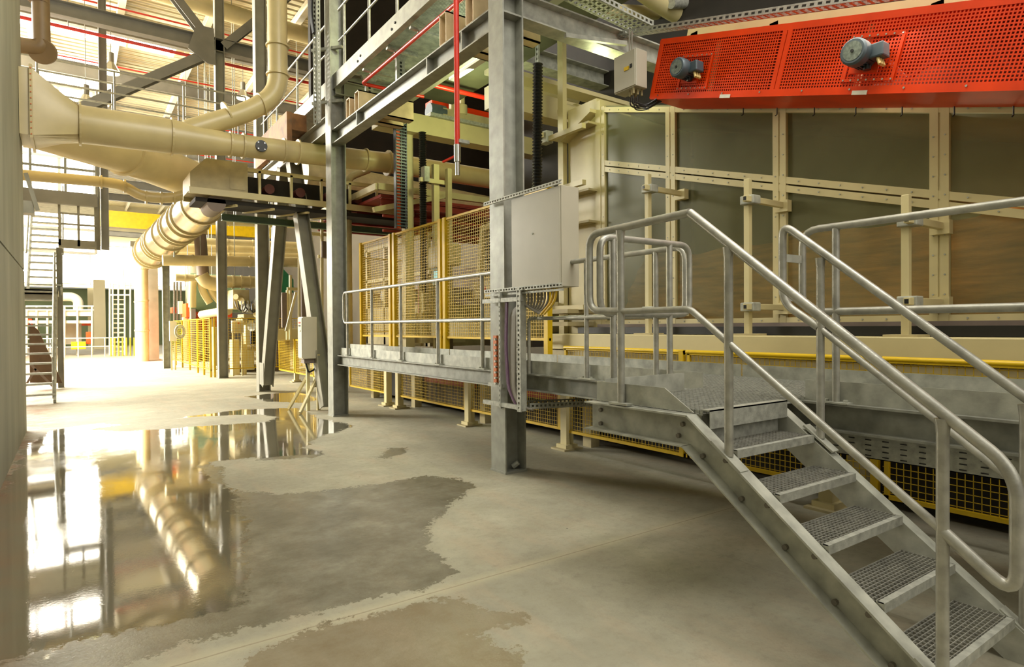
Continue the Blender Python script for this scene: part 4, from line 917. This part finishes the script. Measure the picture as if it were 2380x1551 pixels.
# red steelwork further in
rf = T('red_gallery', (8, 13, 4), 'dark red gallery floor with thin rails behind the gantry', 'gallery')
M().box(5.2, 12, 12.0, 16.0, 4.30, 4.36).out('floor_plate', BRICK, rf)
for y in (12.0, 13.3, 14.6, 16): M().isec((5.2, y, 4.2), (12, y, 4.2), .16, .1).out('joist', BRICK, rf)
M().cyl((5.2, 11.9, 3.9), (12, 11.9, 3.9), .03, 8).cyl((5.2, 11.9, 3.6), (12, 11.9, 3.6), .03, 8).out('rail', BRICK, rf)
M().box(5.1, 12, 11.85, 11.95, 4.42, 4.55).box(5.05, 5.15, 11.9, 16, 4.42, 4.55).out('edge_frame', CREAM, rf)
M().bar((5.0, 11.9, 4.0), (6.6, 11.9, 4.45), .1, .1).out('edge_frame', CREAM, rf)
steel('red_conveyor_beam', M().box(6.3, 12.5, 11.8, 12.1, 6.15, 6.46), RED, 'bright red beam behind the gantry, left and right of the nearest column', 'beam')
steel('grey_cross_beam', M().isec((6.3, 9.0, 6.45), (12.5, 9.0, 6.45), .3, .3), GALVD, 'pale grey beam above the thin red pipe behind the nearest column', 'beam')
steel('high_cream_pipe', M().cyl((5.2, 9.8, 6.3), (12.5, 9.8, 6.3), .1, 12), CREAM, 'cream pipe passing just under the dark void behind the nearest column', 'pipe', None, True)
steel('inner_cream_beam', M().box(5.3, 12.6, 7.9, 8.2, 5.0, 5.35).box(5.3, 12.6, 7.88, 8.2, 5.55, 5.62), CREAM, 'deep cream beam behind the galvanized cross beam', 'beam')
steel('cream_shaft', M().tube([(6.2, 7.4, 4.95), (7.4, 7.4, 4.95)], .11, 14).tube([(6.45, 7.4, 4.95), (6.5, 7.4, 4.95)], .15, 14), CREAM, 'cream drive shaft left of the small grey junction box', 'shaft', None, True)
steel('upper_shade_slab', M().box(5.3, 6.25, 5.95, 10.85, 6.06, 6.18), OLIVD, 'added dark slab put for shade under the lime lit machine', 'floor slab')  # dark slab added so the underside reads as unlit
steel('shade_backdrop', M().box(5.5, 12.6, 17.4, 17.6, 4.9, 13), DARK, 'dark bulkhead standing for shade far behind the gantry', 'backdrop')  # dark sheet added where the hall is only unlit
lm = T('lime_lit_machine', (4.8, 9, 6.3), 'tall cream panelled machine on the upper platform lit lime yellow', 'machine')
M().box(5.3, 6.2, 6.3, 10.8, 6.2, 12.5).out('wall_panel', CREAM, lm)
for y in (6.4, 7.4, 8.4, 9.4, 10.4): M().box(5.2, 5.3, y, y+.1, 6.2, 12).out('rib', CREAM, lm)
for z in (7.4, 8.6): M().box(5.22, 5.3, 6.3, 10.8, z, z+.07).out('shelf_edge', DARK, lm)
M().tube([(5.1, 10.3, 9.6), (5.1, 10.3, 9.0), (5.1, 9.9, 8.5), (5.15, 9.5, 8.3)], .12, 12, bend=.3).out('hose', CREAM, lm, True)
M().box(4.95, 5.15, 10.15, 10.5, 8.2, 8.75).out('orange_box', ORG, lm)
# pipes top right
hp = T('header_pipes', (8, 6.5, 7), 'cluster of cream elbows and a grey hose above the red guard', 'pipework')
a = PY(1400, 25, 7.6); b = PY(1620, 45, 7.6)
M().tube([PY(1380, 22, 7.6), PY(1545, 32, 7.6), PY(1640, 60, 7.6), PY(1700, 90, 7.6)], .11, 14, bend=.2).out('pipe', CREAM, hp, True)
M().tube([PY(1480, -30, 7.2), PY(1560, 25, 7.2), PY(1600, 45, 7.2)], .16, 14, bend=.3).out('elbow', CREAM, hp, True)
M().tube([PY(1560, 8, 7.0), PY(1612, 8, 7.0), PY(1608, 55, 7.0), PY(1605, 110, 7.0)], .085, 14, bend=.12).out('hose', GALV, hp, True)
q = PY(1608, 14, 7.0); M().cyl(q, q+V((0, 0, .05)), .14, 16).out('collar', CREAM, hp)
steel('red_stay', M().tube([PY(1640, 55, 9), PY(1770, -10, 9)], .05, 8), REDP, 'red pipe slanting across the dark void at the top right', 'pipe')
steel('shade_backdrop', M().box(8.62, 8.8, -2.2, 12, 4.5, 13), DARK, 'dark bulkhead standing for shade in the void above the machine', 'backdrop')  # dark sheet added for the unlit space over the machine
# ================================================================== DUCTS on the left
def duct(name, label, pts, rr, fl=(), mt=DUCT, seg=28, bend=0, group=None, extra=None):
    t = T(name, pts[0], label, 'duct', group)
    M().tube(pts, rr if isinstance(rr, (int, float)) else rr[0], seg, rr=None if isinstance(rr, (int, float)) else rr, bend=bend, steps=8).out('pipe', mt, t, True)
    for (p, d, r) in fl:
        p = V(p); d = V(d).normalized(); M().cyl(p-d*.015, p+d*.015, r, seg).out('flange', mt, t)
    return t
Yd = 12.3
def dz(x): return 4.93+.03*x
mn = duct('main_duct', 'large cream duct leaving the flared hopper and passing behind the second column', [(.12, Yd, 4.95), (1.5, Yd, 4.97), (2.4, Yd, 4.99), (5.6, Yd, 5.11), (10, Yd, 5.1)], [.305, .295, .2, .21, .225],
          [((.14, Yd, 4.95), (1, 0, 0), .345), ((1.45, Yd, 4.97), (1, 0, 0), .33), ((2.4, Yd, 4.99), (1, 0, 0), .235), ((2.62, Yd, 5.0), (1, 0, 0), .235), ((3.35, Yd, 5.03), (1, 0, 0), .235), ((3.62, Yd, 5.04), (1, 0, 0), .245), ((5.0, Yd, 5.09), (1, 0, 0), .24), ((5.5, Yd, 5.1), (1, 0, 0), .27)])
hp_ = M()
# square to round flared hopper
sq = [(-1.1, Yd-.45, 4.45), (-1.1, Yd+.45, 4.45), (-1.1, Yd+.45, 5.72), (-1.1, Yd-.45, 5.72)]
ring_ = []; n = 32
def rs(k):
    a = 2*math.pi*k/n; c, s = math.cos(a), math.sin(a); mx = max(abs(c), abs(s)); return (c/mx, s/mx)
vs = []
for (x, blend, cy, cz, hy, hz, r) in ((-.615, 0, Yd, 5.06, .45, .5, 0), (-.45, 0, Yd, 5.06, .45, .5, 0), (.12, 1, Yd, 4.95, 0, 0, .305)):
    for k in range(n):
        a = 2*math.pi*k/n; q = rs(k)
        p0 = (q[0]*hy, q[1]*hz); p1 = (math.cos(a)*r, math.sin(a)*r)
        vs.append((x, cy+p0[0]*(1-blend)+p1[0]*blend, cz+p0[1]*(1-blend)+p1[1]*blend))
fs = [(i*n+k, i*n+(k+1) % n, (i+1)*n+(k+1) % n, (i+1)*n+k) for i in range(2) for k in range(n)]
t = T('flared_hopper', (-.5, Yd, 4.9), 'cream flared transition piece emerging from behind the concrete wall', 'duct')
M().add(vs, fs+[tuple(range(n)), tuple(range(2*n, 3*n))]).out('shell', DUCT, t, True)
M().box(-.49, -.45, Yd-.5, Yd+.5, 4.51, 5.61).out('flange', DUCT, t)
b = M()
for k in range(12): b.cyl((-.47, Yd-.515, 4.56+k*.09), (-.47, Yd-.5, 4.56+k*.09), .01, 6)
b.out('bolt_row', COPPER, t)
t = T('inspection_cap', (2.95, Yd-.23, 5.0), 'round black cap on the main duct', 'cap')
q = PY(608, 339, Yd-.225)
M().cyl(q+V((0, .0, 0)), q+V((0, .05, 0)), .105, 20).out('disc', BLACK, t)
b = M()
for k in range(4): a = math.pi/4+k*math.pi/2; b.cyl(q+V((math.cos(a)*.08, -.01, math.sin(a)*.08)), q+V((math.cos(a)*.08, 0.002, math.sin(a)*.08)), .012, 8)
b.out('bolt', CHROME, t)
vx = PY(645, 100, Yd)
vd = duct('riser_duct', 'vertical cream duct bending down left into the main duct', [(vx.x, Yd, 9.5), (vx.x, Yd, 6.1), (2.75, Yd, 5.66), (1.7, Yd, 5.12)], .18, (), bend=.42)
for (p, d) in (((vx.x, Yd, 6.45), (0, 0, 1)), ((2.95, Yd, 5.83), (1, 0, .42)), ((2.35, Yd, 5.54), (1, 0, .45)), ((vx.x, Yd, 7.0), (0, 0, 1))):
    p = V(p); d = V(d).normalized(); M().cyl(p-d*.014, p+d*.014, .215, 24).out('flange', DUCT, vd)
# big second duct sloping down and away
A_ = PY(20, 295, 12.9); B_ = PY(290, 354, 14.4); Cc = PY(440, 415, 15.8)
sd = duct('sloping_duct', 'very wide cream duct sloping down behind the flared hopper', [PY(-60, 240, 13.6), B_, Cc, PY(500, 440, 16.2)], [.46, .42, .42, .42])
d_ = (Cc-B_).normalized(); M().cyl(B_-d_*.02, B_+d_*.02, .47, 28).out('flange', DUCT, sd)
S0 = V((2.95, 20.0, 5.15+.55)); 
S0 = PY(492, 455, 17.5); S1 = PY(447, 500, 19.6); S2_ = PY(395, 545, 24.0); S3 = PY(348, 590, 29.5)
al = T('silver_duct', S1, 'shiny banded aluminium duct sloping away to the pale upright pipes', 'duct')
M().tube([S0, S1, S2_, S3], .5, 28, rr=[.48, .5, .55, .62]).out('pipe', SILV, al, True)
for a, b, c, r in ((S0, S1, .5, .53), (S1, S2_, .05, .56), (S1, S2_, .2, .57), (S1, S2_, .5, .58), (S1, S2_, .62, .59), (S1, S2_, .95, .6), (S2_, S3, .3, .63), (S2_, S3, .38, .64), (S2_, S3, .46, .65), (S2_, S3, .8, .67), (S2_, S3, .9, .68)):
    p = a+(b-a)*c; d = (b-a).normalized(); M().cyl(p-d*.05, p+d*.05, r, 28).out('band', DUCT, al)
steel('fine_hanger_rod', M().cyl(PY(405, 545, 24), PY(405, 598, 24), .02, 8), GALVD, 'thin rod hanging from the silver duct to the pipe below', 'rod')
# pale upright pipes below the silver duct
for (px_, yy, r, lb) in ((321, 38, .2, 'left one'), (331, 36, .24, 'right one, beside the concrete column')):
    a = PY(px_, 600, yy); t = T('upright_pipe', (a.x, yy, 0), 'cream upright pipe at the end of the silver duct, '+lb, 'pipe', 'cream upright pipes under the silver duct')
    M().cyl((a.x, yy, 0), (a.x, yy, a.z), r, 20).out('pipe', DUCT, t, True)
    for z in (1.5, 3.0, 4.6): M().cyl((a.x, yy, z), (a.x, yy, z+.08), r*1.12, 20).out('flange', DUCT, t)
# small kinked pipe
k = [PY(30, 405, 15), PY(240, 423, 15), PY(285, 430, 15), PY(330, 458, 15), PY(400, 462, 15), PY(450, 445, 15)]
t = duct('kinked_pipe', 'slim pale pipe with a double kink crossing in front of the bright glazing', k, .105, (), bend=.25, seg=18)
for i, (x, y) in enumerate(((235, 423), (340, 459), (375, 461), (405, 461), (290, 433))):
    q = PY(x, y, 15); M().cyl(q-V((.02, 0, 0)), q+V((.02, 0, 0)), .135, 18).out('flange', DUCT, t)
# dark pipe at the top left
q = PY(92, 60, 12.95)
t = T('suction_pipe', (q.x, 12.95, 6.6), 'brownish vertical pipe ending in a flanged elbow at the top left', 'pipe')
BR = mat('pipe_brown', (128, 104, 72), .5, 0, .1, 3)
e_ = PY(97, 115, 12.95)
M().tube([(q.x, 12.95, 9.8), (e_.x, 12.95, e_.z+.02), (-2.2, 13.2, e_.z-.02)], .125, 18, bend=.1).out('pipe', BR, t, True)
M().cyl((e_.x+.0, 12.9, e_.z-.05), (e_.x+.02, 13.0, e_.z-.01), .2, 24).out('flange', BR, t)
M().cyl((q.x, 12.95, e_.z+.76), (q.x, 12.95, e_.z+.79), .145, 18).out('collar', BR, t)
steel('horizontal_brown_pipe', M().cyl((-2.5, 14.5, 7.75), (-.28, 14.5, 7.8), .1, 14), BR, 'short brown horizontal pipe behind the vertical one', 'pipe')
# ---- conveyor head under the main duct
cv = T('suspended_conveyor', (3, 13, 4.2), 'cream suspended conveyor with a chamfered head box under the main duct', 'conveyor')
yb = 13.0
a0 = PY(440, 455, yb); a1 = PY(575, 465, yb)
zB = 4.05; x0 = PY(442, 430, yb).x; x1 = PY(576, 430, yb).x
zt = PY(500, 370, yb).z; zb = PY(500, 445, yb).z
M().plate([(x0, yb, zb+.05), (x0, yb, zt-.3), (x0+.28, yb, zt), (x1, yb, zt), (x1, yb, zb), (x0, yb, zb)], (0, .95, 0)).out('head_box', CREAMD, cv)
M().box(x0-.02, x1+3.6, yb-.02, yb+.04, zb-.08, zb+.04).out('lower_flange', CREAM, cv)
M().box(x0, x1+3.6, yb+.9, yb+.96, zb-.08, zb+.04).out('lower_flange', CREAM, cv)
M().box(x1-.33, x1-.05, yb-.01, yb, zb+.08, zb+.3).out('hatch', CREAMD, cv)
M().box(x0+.1, x1+3.6, yb+.1, yb+.85, zb-.2, zb-.12).out('bottom_plate', DARK, cv)
M().cyl((x1-.55, yb+.1, zb-.2), (x1-.55, yb+.85, zb-.2), .17, 18).out('roller', GREY2, cv, True)
for i in range(6):
    xx = x1+.2+i*.62
    M().box(xx, xx+.05, yb, yb+.05, zb, zb+.5).out('strut', CREAM, cv)
    M().cyl((xx+.25, yb+.15, zb+.2), (xx+.25, yb+.8, zb+.2), .1, 14).out('idler', mat('idler_dark_red', (90, 34, 26), .6) if i == 0 else bpy.data.materials['idler_dark_red'], cv, True)
M().box(x1, x1+3.6, yb, yb+.05, zb+.46, zb+.54).out('top_rail', CREAM, cv)
M().box(x1, x1+3.6, yb+.4, yb+.42, zb, zb+.45).out('dark_web', DARK, cv)
for i in range(4): M().bar((x1-.2+i*.7, yb+.05, zb-.22), (x1-.6+i*.7, yb+.9, zb-.2), .05, .04).out('cross_stay', CREAM, cv)
M().isec((x1-.3, yb+1.0, zb-.32), (x1+4.4, yb+1.0, zb-.32), .14, .12).out('green_beam', TANK, cv)
M().plate([(3.4, yb-.9, 5.5), (4.1, yb-.9, 5.5), (4.1, yb-.9, 5.9), (3.4, yb-.9, 5.9)], (0, .03, 0))
steel('rusty_plate', M().box(3.55, 3.95, 12.8, 15.2, 5.62, 5.95).box(3.5, 3.6, 12.6, 15.2, 5.3, 5.9), mat('rusty_steel', (150, 104, 60), .7, .1, .3, 4, rgb2=(92, 70, 50)), 'rust stained plates under the upper platform edge above the main duct', 'plate')
steel('far_duct', M().tube([(5.0, 16.5, 5.6), (12.7, 16.5, 5.17)], .45, 20), CREAMD, 'dim wide duct far behind the drag chain', 'duct', None, True)
steel('cream_post_pipe', M().tube([(5.1, 13.6, 0.9), (5.1, 13.6, 5.0), (5.6, 13.6, 5.25)], .085, 12, bend=.2), CREAMD, 'cream upright pipe just right of the second column', 'pipe', None, True)
# ================================================================== STAIR TOWER at the left
sa = T('stair_tower', (-.6, 18, 0), 'dark galvanized stair tower beyond the end of the concrete wall', 'stairs')
def flight(y0, z0, y1, z1, n, xl, xr, root):
    for x in (xl, xr): M().bar((x, y0, z0), (x, y1, z1), .05, .22).out('stringer', GALVD, root)
    for i in range(n):
        f = (i+.5)/n; y = y0+(y1-y0)*f; z = z0+(z1-z0)*(i+1)/n
        M().box(xl, xr, y-.13, y+.13, z-.04, z).out('tread', GALVD, root)
flight(16.9, 0, 19.9, 2.6, 12, -1.6, -.34, sa)
M().box(-1.6, -.3, 19.9, 21.3, 2.52, 2.65).out('landing', GALVD, sa)
M().box(-1.62, -.3, 19.9, 19.98, 2.4, 2.66).out('landing_edge', COLD, sa)
flight(21.3, 2.65, 24.0, 5.1, 11, -.98, -.24, sa)
for x in (-.36, -1.6):
    M().tube([(x, 16.9, 1.0), (x, 19.9, 3.6), (x, 21.2, 3.7)], .025, 8).tube([(x, 16.9, .5), (x, 19.9, 3.1)], .02, 8).out('handrail', COLM, sa, True)
    for y, z in ((17.0, .1), (18.4, 1.3), (19.8, 2.5)): M().cyl((x, y, z), (x, y, z+1.0), .025, 8).out('rail_post', COLM, sa)
for x in (-.2, -1.0): M().tube([(x, 21.3, 3.7), (x, 24.0, 6.1)], .025, 8).out('handrail', COLM, sa, True)
M().isec((-.28, 21.4, 0), (-.28, 21.4, 3.9), .14, .14, (1, 0, 0)).out('support_column', COLD, sa)
uf = T('window_platform', (-.5, 18, 3.6), 'dark service platform with railings in front of the bright glazing at the left', 'platform')
M().box(-3, .52, 17.9, 18.05, 4.55, 4.85).out('edge_beam', STEELD, uf)
M().box(-3, .52, 18.0, 21, 4.78, 4.84).out('deck', GALVD, uf)
for z in (5.9, 5.4): M().cyl((-3, 17.95, z), (.5, 17.95, z), .03, 8).out('rail', COLM, uf)
for x in (-2.5, -1.6, -.75, -.1, .5): M().cyl((x, 17.95, 4.8), (x, 17.95, 5.9), .03, 8).out('post', COLM, uf)
M().isec((.52, 18.2, 3.55), (.52, 18.2, 6.6), .12, .12, (1, 0, 0)).out('hanger', COLD, uf)
M().box(-.25, .5, 18.1, 18.2, 3.55, 3.75).out('lower_beam', COLD, uf)
for z in (4.1, 4.35): M().box(-.25, .5, 18.12, 18.17, z, z+.04).out('lower_rail', COLD, uf)
for x in (-.25, .12): M().box(x, x+.05, 18.1, 18.2, 3.6, 4.6).out('lower_post', COLD, uf)
M().bar((-.8, 18.2, 6.0), (-.2, 18.2, 6.7), .1, .1).bar((-.8, 18.2, 6.6), (-.75, 18.2, 5.9), .1, .1).out('brace', COLD, uf)
M().box(-3, .3, 17.9, 18.0, 6.6, 6.9).out('upper_beam', STEELD, uf)
M().bar((-.6, 13, 4.2), (-.45, 13, 3.6), .06, .06).box(-2, -.5, 13, 13.3, 3.55, 3.75).out('wall_shelf', COLD, uf)
# stand behind the stairs
t = T('leaning_frame', (-.6, 20, 0), 'dark brown leaning frame on splayed legs behind the stair tower', 'frame')
M().plate([(-.95, 21, .2), (-.25, 21, .15), (-.75, 21, 1.6), (-.95, 21, 1.8)], (0, .2, 0)).out('panel', mat('frame_brown', (96, 74, 50), .7), t)
for a, b in (((-.9, 20.5, .7), (-.4, 20.5, .05)), ((-.8, 20.5, .6), (-1.1, 20.5, 0)), ((-.8, 20.6, 1.2), (-.8, 20.6, 0))): M().bar(a, b, .05, .05).out('leg', mat('frame_brown_leg', (96, 74, 50), .7) if False else GREY2, t)
# ================================================================== CONTROL BOX on a stand
bx = T('control_box_stand', (3.7, 12.2, 0), 'light grey control box on a stand with two slanted stays near the puddle', 'control box')
M().box(3.60, 3.88, 12.05, 12.32, 1.02, 1.83).out('box_body', CABW, bx, bev=.01)
M().box(3.585, 3.6, 12.06, 12.31, 1.04, 1.81).out('door', CABW, bx, bev=.005)
for (z, m_, nm) in ((1.72, REDP, 'red_lamp'), (1.66, BLACK, 'switch'), (1.56, GALVD, 'keyhole')): M().box(3.575, 3.586, 12.14, 12.24, z-.015, z+.015).out(nm, m_, bx)
M().box(3.70, 3.76, 12.14, 12.2, 0, 1.02).out('post', CREAM, bx)
M().box(3.9, 3.96, 12.14, 12.2, 0, 1.1).out('post', CREAM, bx)
M().bar((3.48, 12.6, .02), (3.74, 12.2, .7), .05, .05).out('stay', CREAM, bx)
M().bar((3.48, 11.85, .02), (3.92, 12.15, .68), .05, .05).out('stay', CREAM, bx)
M().box(3.64, 3.84, 12.1, 12.3, .93, 1.02).out('gland_plate', GREY2, bx)
M().tube([(3.68, 12.15, .95), (3.72, 12.1, .75), (3.85, 12.15, .8), (3.9, 12.2, .95)], .018, 8, bend=.05).out('cable', BLACK, bx, True)
t = T('far_control_box', (3.2, 27.5, 0), 'small pale control box with a coiled hose by the short post', 'control box')
M().box(3.08, 3.32, 27.4, 27.6, 1.14, 1.92).out('box_body', CABW, t); M().box(3.12, 3.17, 27.5, 27.55, 0, 1.14).out('leg', CREAM, t); M().box(3.25, 3.3, 27.5, 27.55, 0, 1.14).out('leg', CREAM, t)
for r in (.12, .17): 
    M().tube([(3.42+math.cos(a)*r, 27.3, 1.5+math.sin(a)*r*1.5) for a in [i*math.pi/8 for i in range(17)]], .03, 6).out('hose_coil', GALVD, t, True)
# ================================================================== MACHINES beyond the far fence
def ybox(name, x0, y0, x1, y1, Y, dep, mt, parent): a = PY(x0, y0, Y); b = PY(x1, y1, Y); return M().box(min(a.x, b.x), max(a.x, b.x), Y, Y+dep, min(a.z, b.z), max(a.z, b.z)).out(name, mt, parent, bev=.02)
om = T('orange_press', PY(450, 800, 34), 'orange press with cream pipes behind the far yellow fence', 'machine')
ybox('crosshead', 432, 705, 540, 738, 34, 1.5, ORG, om); ybox('crosshead', 401, 714, 431, 728, 37, 1, ORG, om)
ybox('body', 436, 738, 520, 838, 34.4, 1.6, ORG, om); ybox('cream_block', 446, 770, 480, 825, 34, .4, CREAM, om)
ybox('side_column', 425, 738, 436, 838, 34.6, .4, CREAM, om); ybox('side_column', 484, 740, 496, 838, 33.8, .4, CREAM, om)
for x in (405, 412, 420): M().cyl(PY(x, 655, 37), PY(x, 750, 37), .05, 8).out('rod', GALV, om)
ybox('grey_box', 414, 700, 426, 730, 35.2, .2, CABW, om)
M().cyl(PY(530, 722, 30.0), PY(470, 732, 33), .2, 16).out('cream_drum', DUCT, om, True)
cm = T('cream_mould_machine', PY(580, 860, 22.8), 'cream mould machine with many fittings right of the tall grey column', 'machine')
ybox('head_block', 541, 673, 580, 718, 23.5, 1.2, CREAMD, cm); ybox('column_block', 540, 790, 558, 878, 23, .5, CREAM, cm); ybox('column_block', 566, 800, 574, 878, 23, .4, CREAM, cm)
ybox('pillar', 570, 740, 592, 860, 24, .6, CREAM, cm); ybox('cap_block', 566, 730, 604, 745, 24, 1, CREAMD, cm); ybox('bed_block', 500, 760, 530, 850, 24.5, 1, CREAMD, cm)
ybox('lower_block', 536, 850, 604, 870, 24.6, .8, GREY2, cm)
for i, (x, y) in enumerate(((548, 690), (560, 700), (570, 716), (590, 712), (556, 745), (585, 760), (578, 808), (596, 730), (600, 700))):
    M().cyl(PY(x, y, 23.3), PY(x+14, y+3, 23.6), .1+.03*(i % 3), 12).out('fitting', (DUCT, CREAM, GALVD)[i % 3], cm, True)
for i in range(7): M().tube([PY(545+i*8, 700, 23.1), PY(550+i*7, 716+i % 3*6, 22.9), PY(560+i*7, 724, 23.1), PY(566+i*6, 708, 23.2)], .022, 6, bend=.2).out('thin_hose', BLACK if i % 2 else CGREY, cm, True)
ybox('tread_guard', 583, 770, 596, 800, 22.9, .2, DARK, cm)
ybox('panel', 539, 745, 566, 772, 22.7, .15, CABW, cm)
t = T('far_panel_box', PY(550, 760, 22.6), 'pale control box with a red button behind the inward yellow fence', 'control box')
ybox('box_body', 539, 747, 567, 774, 22.55, .12, CABW, t); ybox('button', 552, 750, 557, 753, 22.52, .03, REDP, t)
ybox('leg', 540, 774, 545, 876, 22.6, .06, CREAM, t); ybox('leg', 561, 774, 566, 876, 22.6, .06, CREAM, t)
# tank and funnels
t = T('green_tank', PY(470, 690, 34), 'dull green horizontal tank behind the orange press', 'tank')
M().cyl(PY(440, 680, 34), PY(560, 684, 34), .95, 24).out('shell', TANK, t, True)
for a, b in ((PY(440, 680, 34), 0),): M().box(a.x, a.x+.2, 33.5, 34.5, 0, a.z).out('saddle', GREY2, t)
t = T('green_hood', PY(650, 640, 24), 'teal green pitched cover between the inclined braces', 'cover')
a = PY(655, 622, 24); b = PY(682, 650, 24); M().plate([(a.x-.4, 24, a.z-.1), a, (b.x, 24, b.z), (b.x, 24, b.z-.5), (a.x-.4, 24, b.z-.5)], (0, 1.5, 0)).out('sheet', GREEN, t)
M().box(a.x-.3, b.x-.1, 24.2, 25.3, 0, b.z-.5).out('frame', GREY2, t)
# horizontal service pipes
for i, (x0, y0, x1, y1, Y, r, lb) in enumerate(((378, 605, 700, 610, 24.3, .19, 'thickest, just below the silver duct'), (470, 512, 760, 525, 25, .16, 'highest one'), (400, 558, 700, 570, 30, .14, 'below the highest one'), (395, 575, 705, 580, 31, .2, 'third from the top'), (405, 590, 700, 592, 32, .15, 'fourth from the top'), (520, 655, 620, 657, 24.5, .22, 'lowest, right of the tall grey column'), (408, 645, 520, 650, 30, .16, 'lowest, left of the tall grey column'))):
    a = PY(x0, y0, Y); b = PY(x1, y1, Y); t = T('service_pipe', a, 'cream horizontal service pipe beyond the posts, '+lb, 'pipe', 'cream service pipes across the far hall')
    M().cyl(a, b, r, 16).out('pipe', DUCT, t, True)
    for k in range(1, 4): p = a+(b-a)*k/5; M().cyl(p-V((.03, 0, 0)), p+V((.03, 0, 0)), r*1.12, 16).out('coupling', DUCT, t)
    for k in (.25, .75): p = a+(b-a)*k; M().cyl(p, (p.x, p.y, TOP), .014, 6).out('hanger_rod', GALVD, t)
t = T('grey_drop_hose', PY(470, 560, 24), 'grey drop hose joining cream elbows above the orange press', 'hose')
M().tube([PY(462, 520, 24.8), PY(466, 560, 24.8), PY(472, 640, 24.8)], .21, 16, bend=.5).out('hose', GREY2, t, True)
M().cyl(PY(462, 520, 24.8), PY(463, 545, 24.8), .27, 16).out('sleeve', DUCT, t, True)
M().tube([PY(468, 640, 24.6), PY(478, 655, 24.6), PY(500, 662, 24.6), PY(520, 663, 24.6)], .24, 16, bend=.5).out('elbow', DUCT, t, True)
for i, p in enumerate((([448, 655], [447, 690], [447, 715]), ([466, 655], [472, 680], [488, 705]), ([486, 655], [492, 680], [510, 700]))):
    steel('down_pipe', M().tube([PY(x, y, 25.3) for x, y in p], .13, 12, bend=.4), DUCT, ['left', 'middle', 'right'][i]+' cream down pipe feeding the orange press', 'pipe', 'cream down pipes over the orange press', True)
# frames and panels between braces and column B
t = T('brown_panel_frame', (5.3, 17, 1.3), 'tall frame with brown grey panels between the braces and the second column', 'frame')
for (x0, y0, x1, y1, Y) in ((700, 600, 712, 740, 16), (655, 680, 668, 762, 18), (748, 560, 765, 600, 15.4), (700, 742, 712, 760, 16)): ybox('panel', x0, y0, x1, y1, Y, .1, GREY2, t)
for (x, y0, y1, Y) in ((748, 500, 780, 15.5), (696, 600, 785, 16.2), (675, 640, 790, 18), (668, 675, 790, 18.2)): M().cyl(PY(x, y0, Y), PY(x, y1, Y), .045, 8).out('upright', CREAM, t)
M().bar(PY(688, 680, 16.5), PY(665, 770, 16.5), .06, .06).out('stay', CREAM, t)
for (x0, x1, y, Y) in ((668, 700, 675, 17), (700, 765, 520, 15.6), (740, 765, 600, 15.6), (700, 765, 545, 15.6)): M().box(PY(x0, y, Y).x, PY(x1, y, Y).x, Y, Y+.06, PY(x0, y, Y).z, PY(x0, y, Y).z+.08).out('rail', CREAM, t)
ybox('base_block', 640, 765, 760, 790, 19, 1.0, CREAM, t)
# far bright machinery beyond the aisle
t = T('far_railing', (0, 44, 0), 'overexposed pale railing across the far end of the aisle', 'railing')
a = PY(60, 728, 44); 
for z in (1.1, .6): M().cyl((-3, 44, z), (2.2, 44, z), .03, 8).out('rail', WHITEP, t)
for k in range(9): M().cyl((-3+k*.65, 44, 0), (-3+k*.65, 44, 1.1), .03, 8).out('post', WHITEP, t)
fm2 = T('far_machine', (0, 48, 0), 'bleached white machine deck with orange parts at the far end of the aisle', 'machine')
ybox('deck', 60, 722, 215, 735, 48, 3, WHITEP, fm2); ybox('deck', 60, 745, 215, 752, 48, 3, WHITEP, fm2)
ybox('body', 150, 752, 190, 800, 50, 2, WHITEP, fm2); ybox('orange_part', 200, 772, 212, 800, 48, 1, ORG, fm2); ybox('orange_part', 60, 741, 75, 756, 48.5, 1, ORG, fm2); ybox('orange_part', 190, 745, 215, 757, 49, 1, ORG, fm2)
ybox('yellow_part', 165, 795, 200, 812, 47, 1, YEL, fm2)
for x in (62, 85, 110, 130, 150, 180, 214): M().cyl(PY(x, 712, 47.9), PY(x, 828, 47.9), .06, 8).out('post', WHITEP, fm2)
for y in (712, 721): M().cyl(PY(60, y, 47.9), PY(218, y, 47.9), .05, 8).out('rail', WHITEP, fm2)
t = T('bent_pipe', PY(160, 690, 49), 'pale pipe bent like a gooseneck at the far end of the aisle', 'pipe')
M().tube([PY(140, 690, 49), PY(170, 690, 49), PY(182, 700, 49), PY(182, 730, 49)], .28, 14, bend=1.0).out('pipe', WHITEP, t, True)
fs_ = T('far_stair', PY(275, 830, 46), 'white far stair with a grid railing left of the upright pipes', 'stairs')
for x in (255, 262, 275, 290, 303): M().cyl(PY(x, 657, 46), PY(x, 830, 46), .05, 8).out('rail_post', WHITEP, fs_)
for y in (657, 671, 686): M().cyl(PY(255, y, 46), PY(303, y, 46), .05, 8).out('rail', WHITEP, fs_)
for i in range(12): ybox('tread', 262, 695+i*11, 290, 698+i*11, 46.2+.2*i*0, .3, WHITEP, fs_)
for i in range(8):
    a = PY(258+i*9, 808, 43.8)
    steel('far_post', M().cyl((a.x, 43.8, 0), (a.x, 43.8, 1.1), .04, 8), YELW, '%s of the tiny yellow posts at the bright far end, from the left' % (['first']+words[1:])[i], 'post', 'tiny yellow posts at the far end')
for (x, lb) in ((190, 'left'),): pass
steel('far_pillar', M().box(PY(218, 700, 60).x, PY(245, 700, 60).x, 60, 61, 0, 5.6), FARW, 'white far pillar dividing the dark openings at the end of the hall', 'pillar')
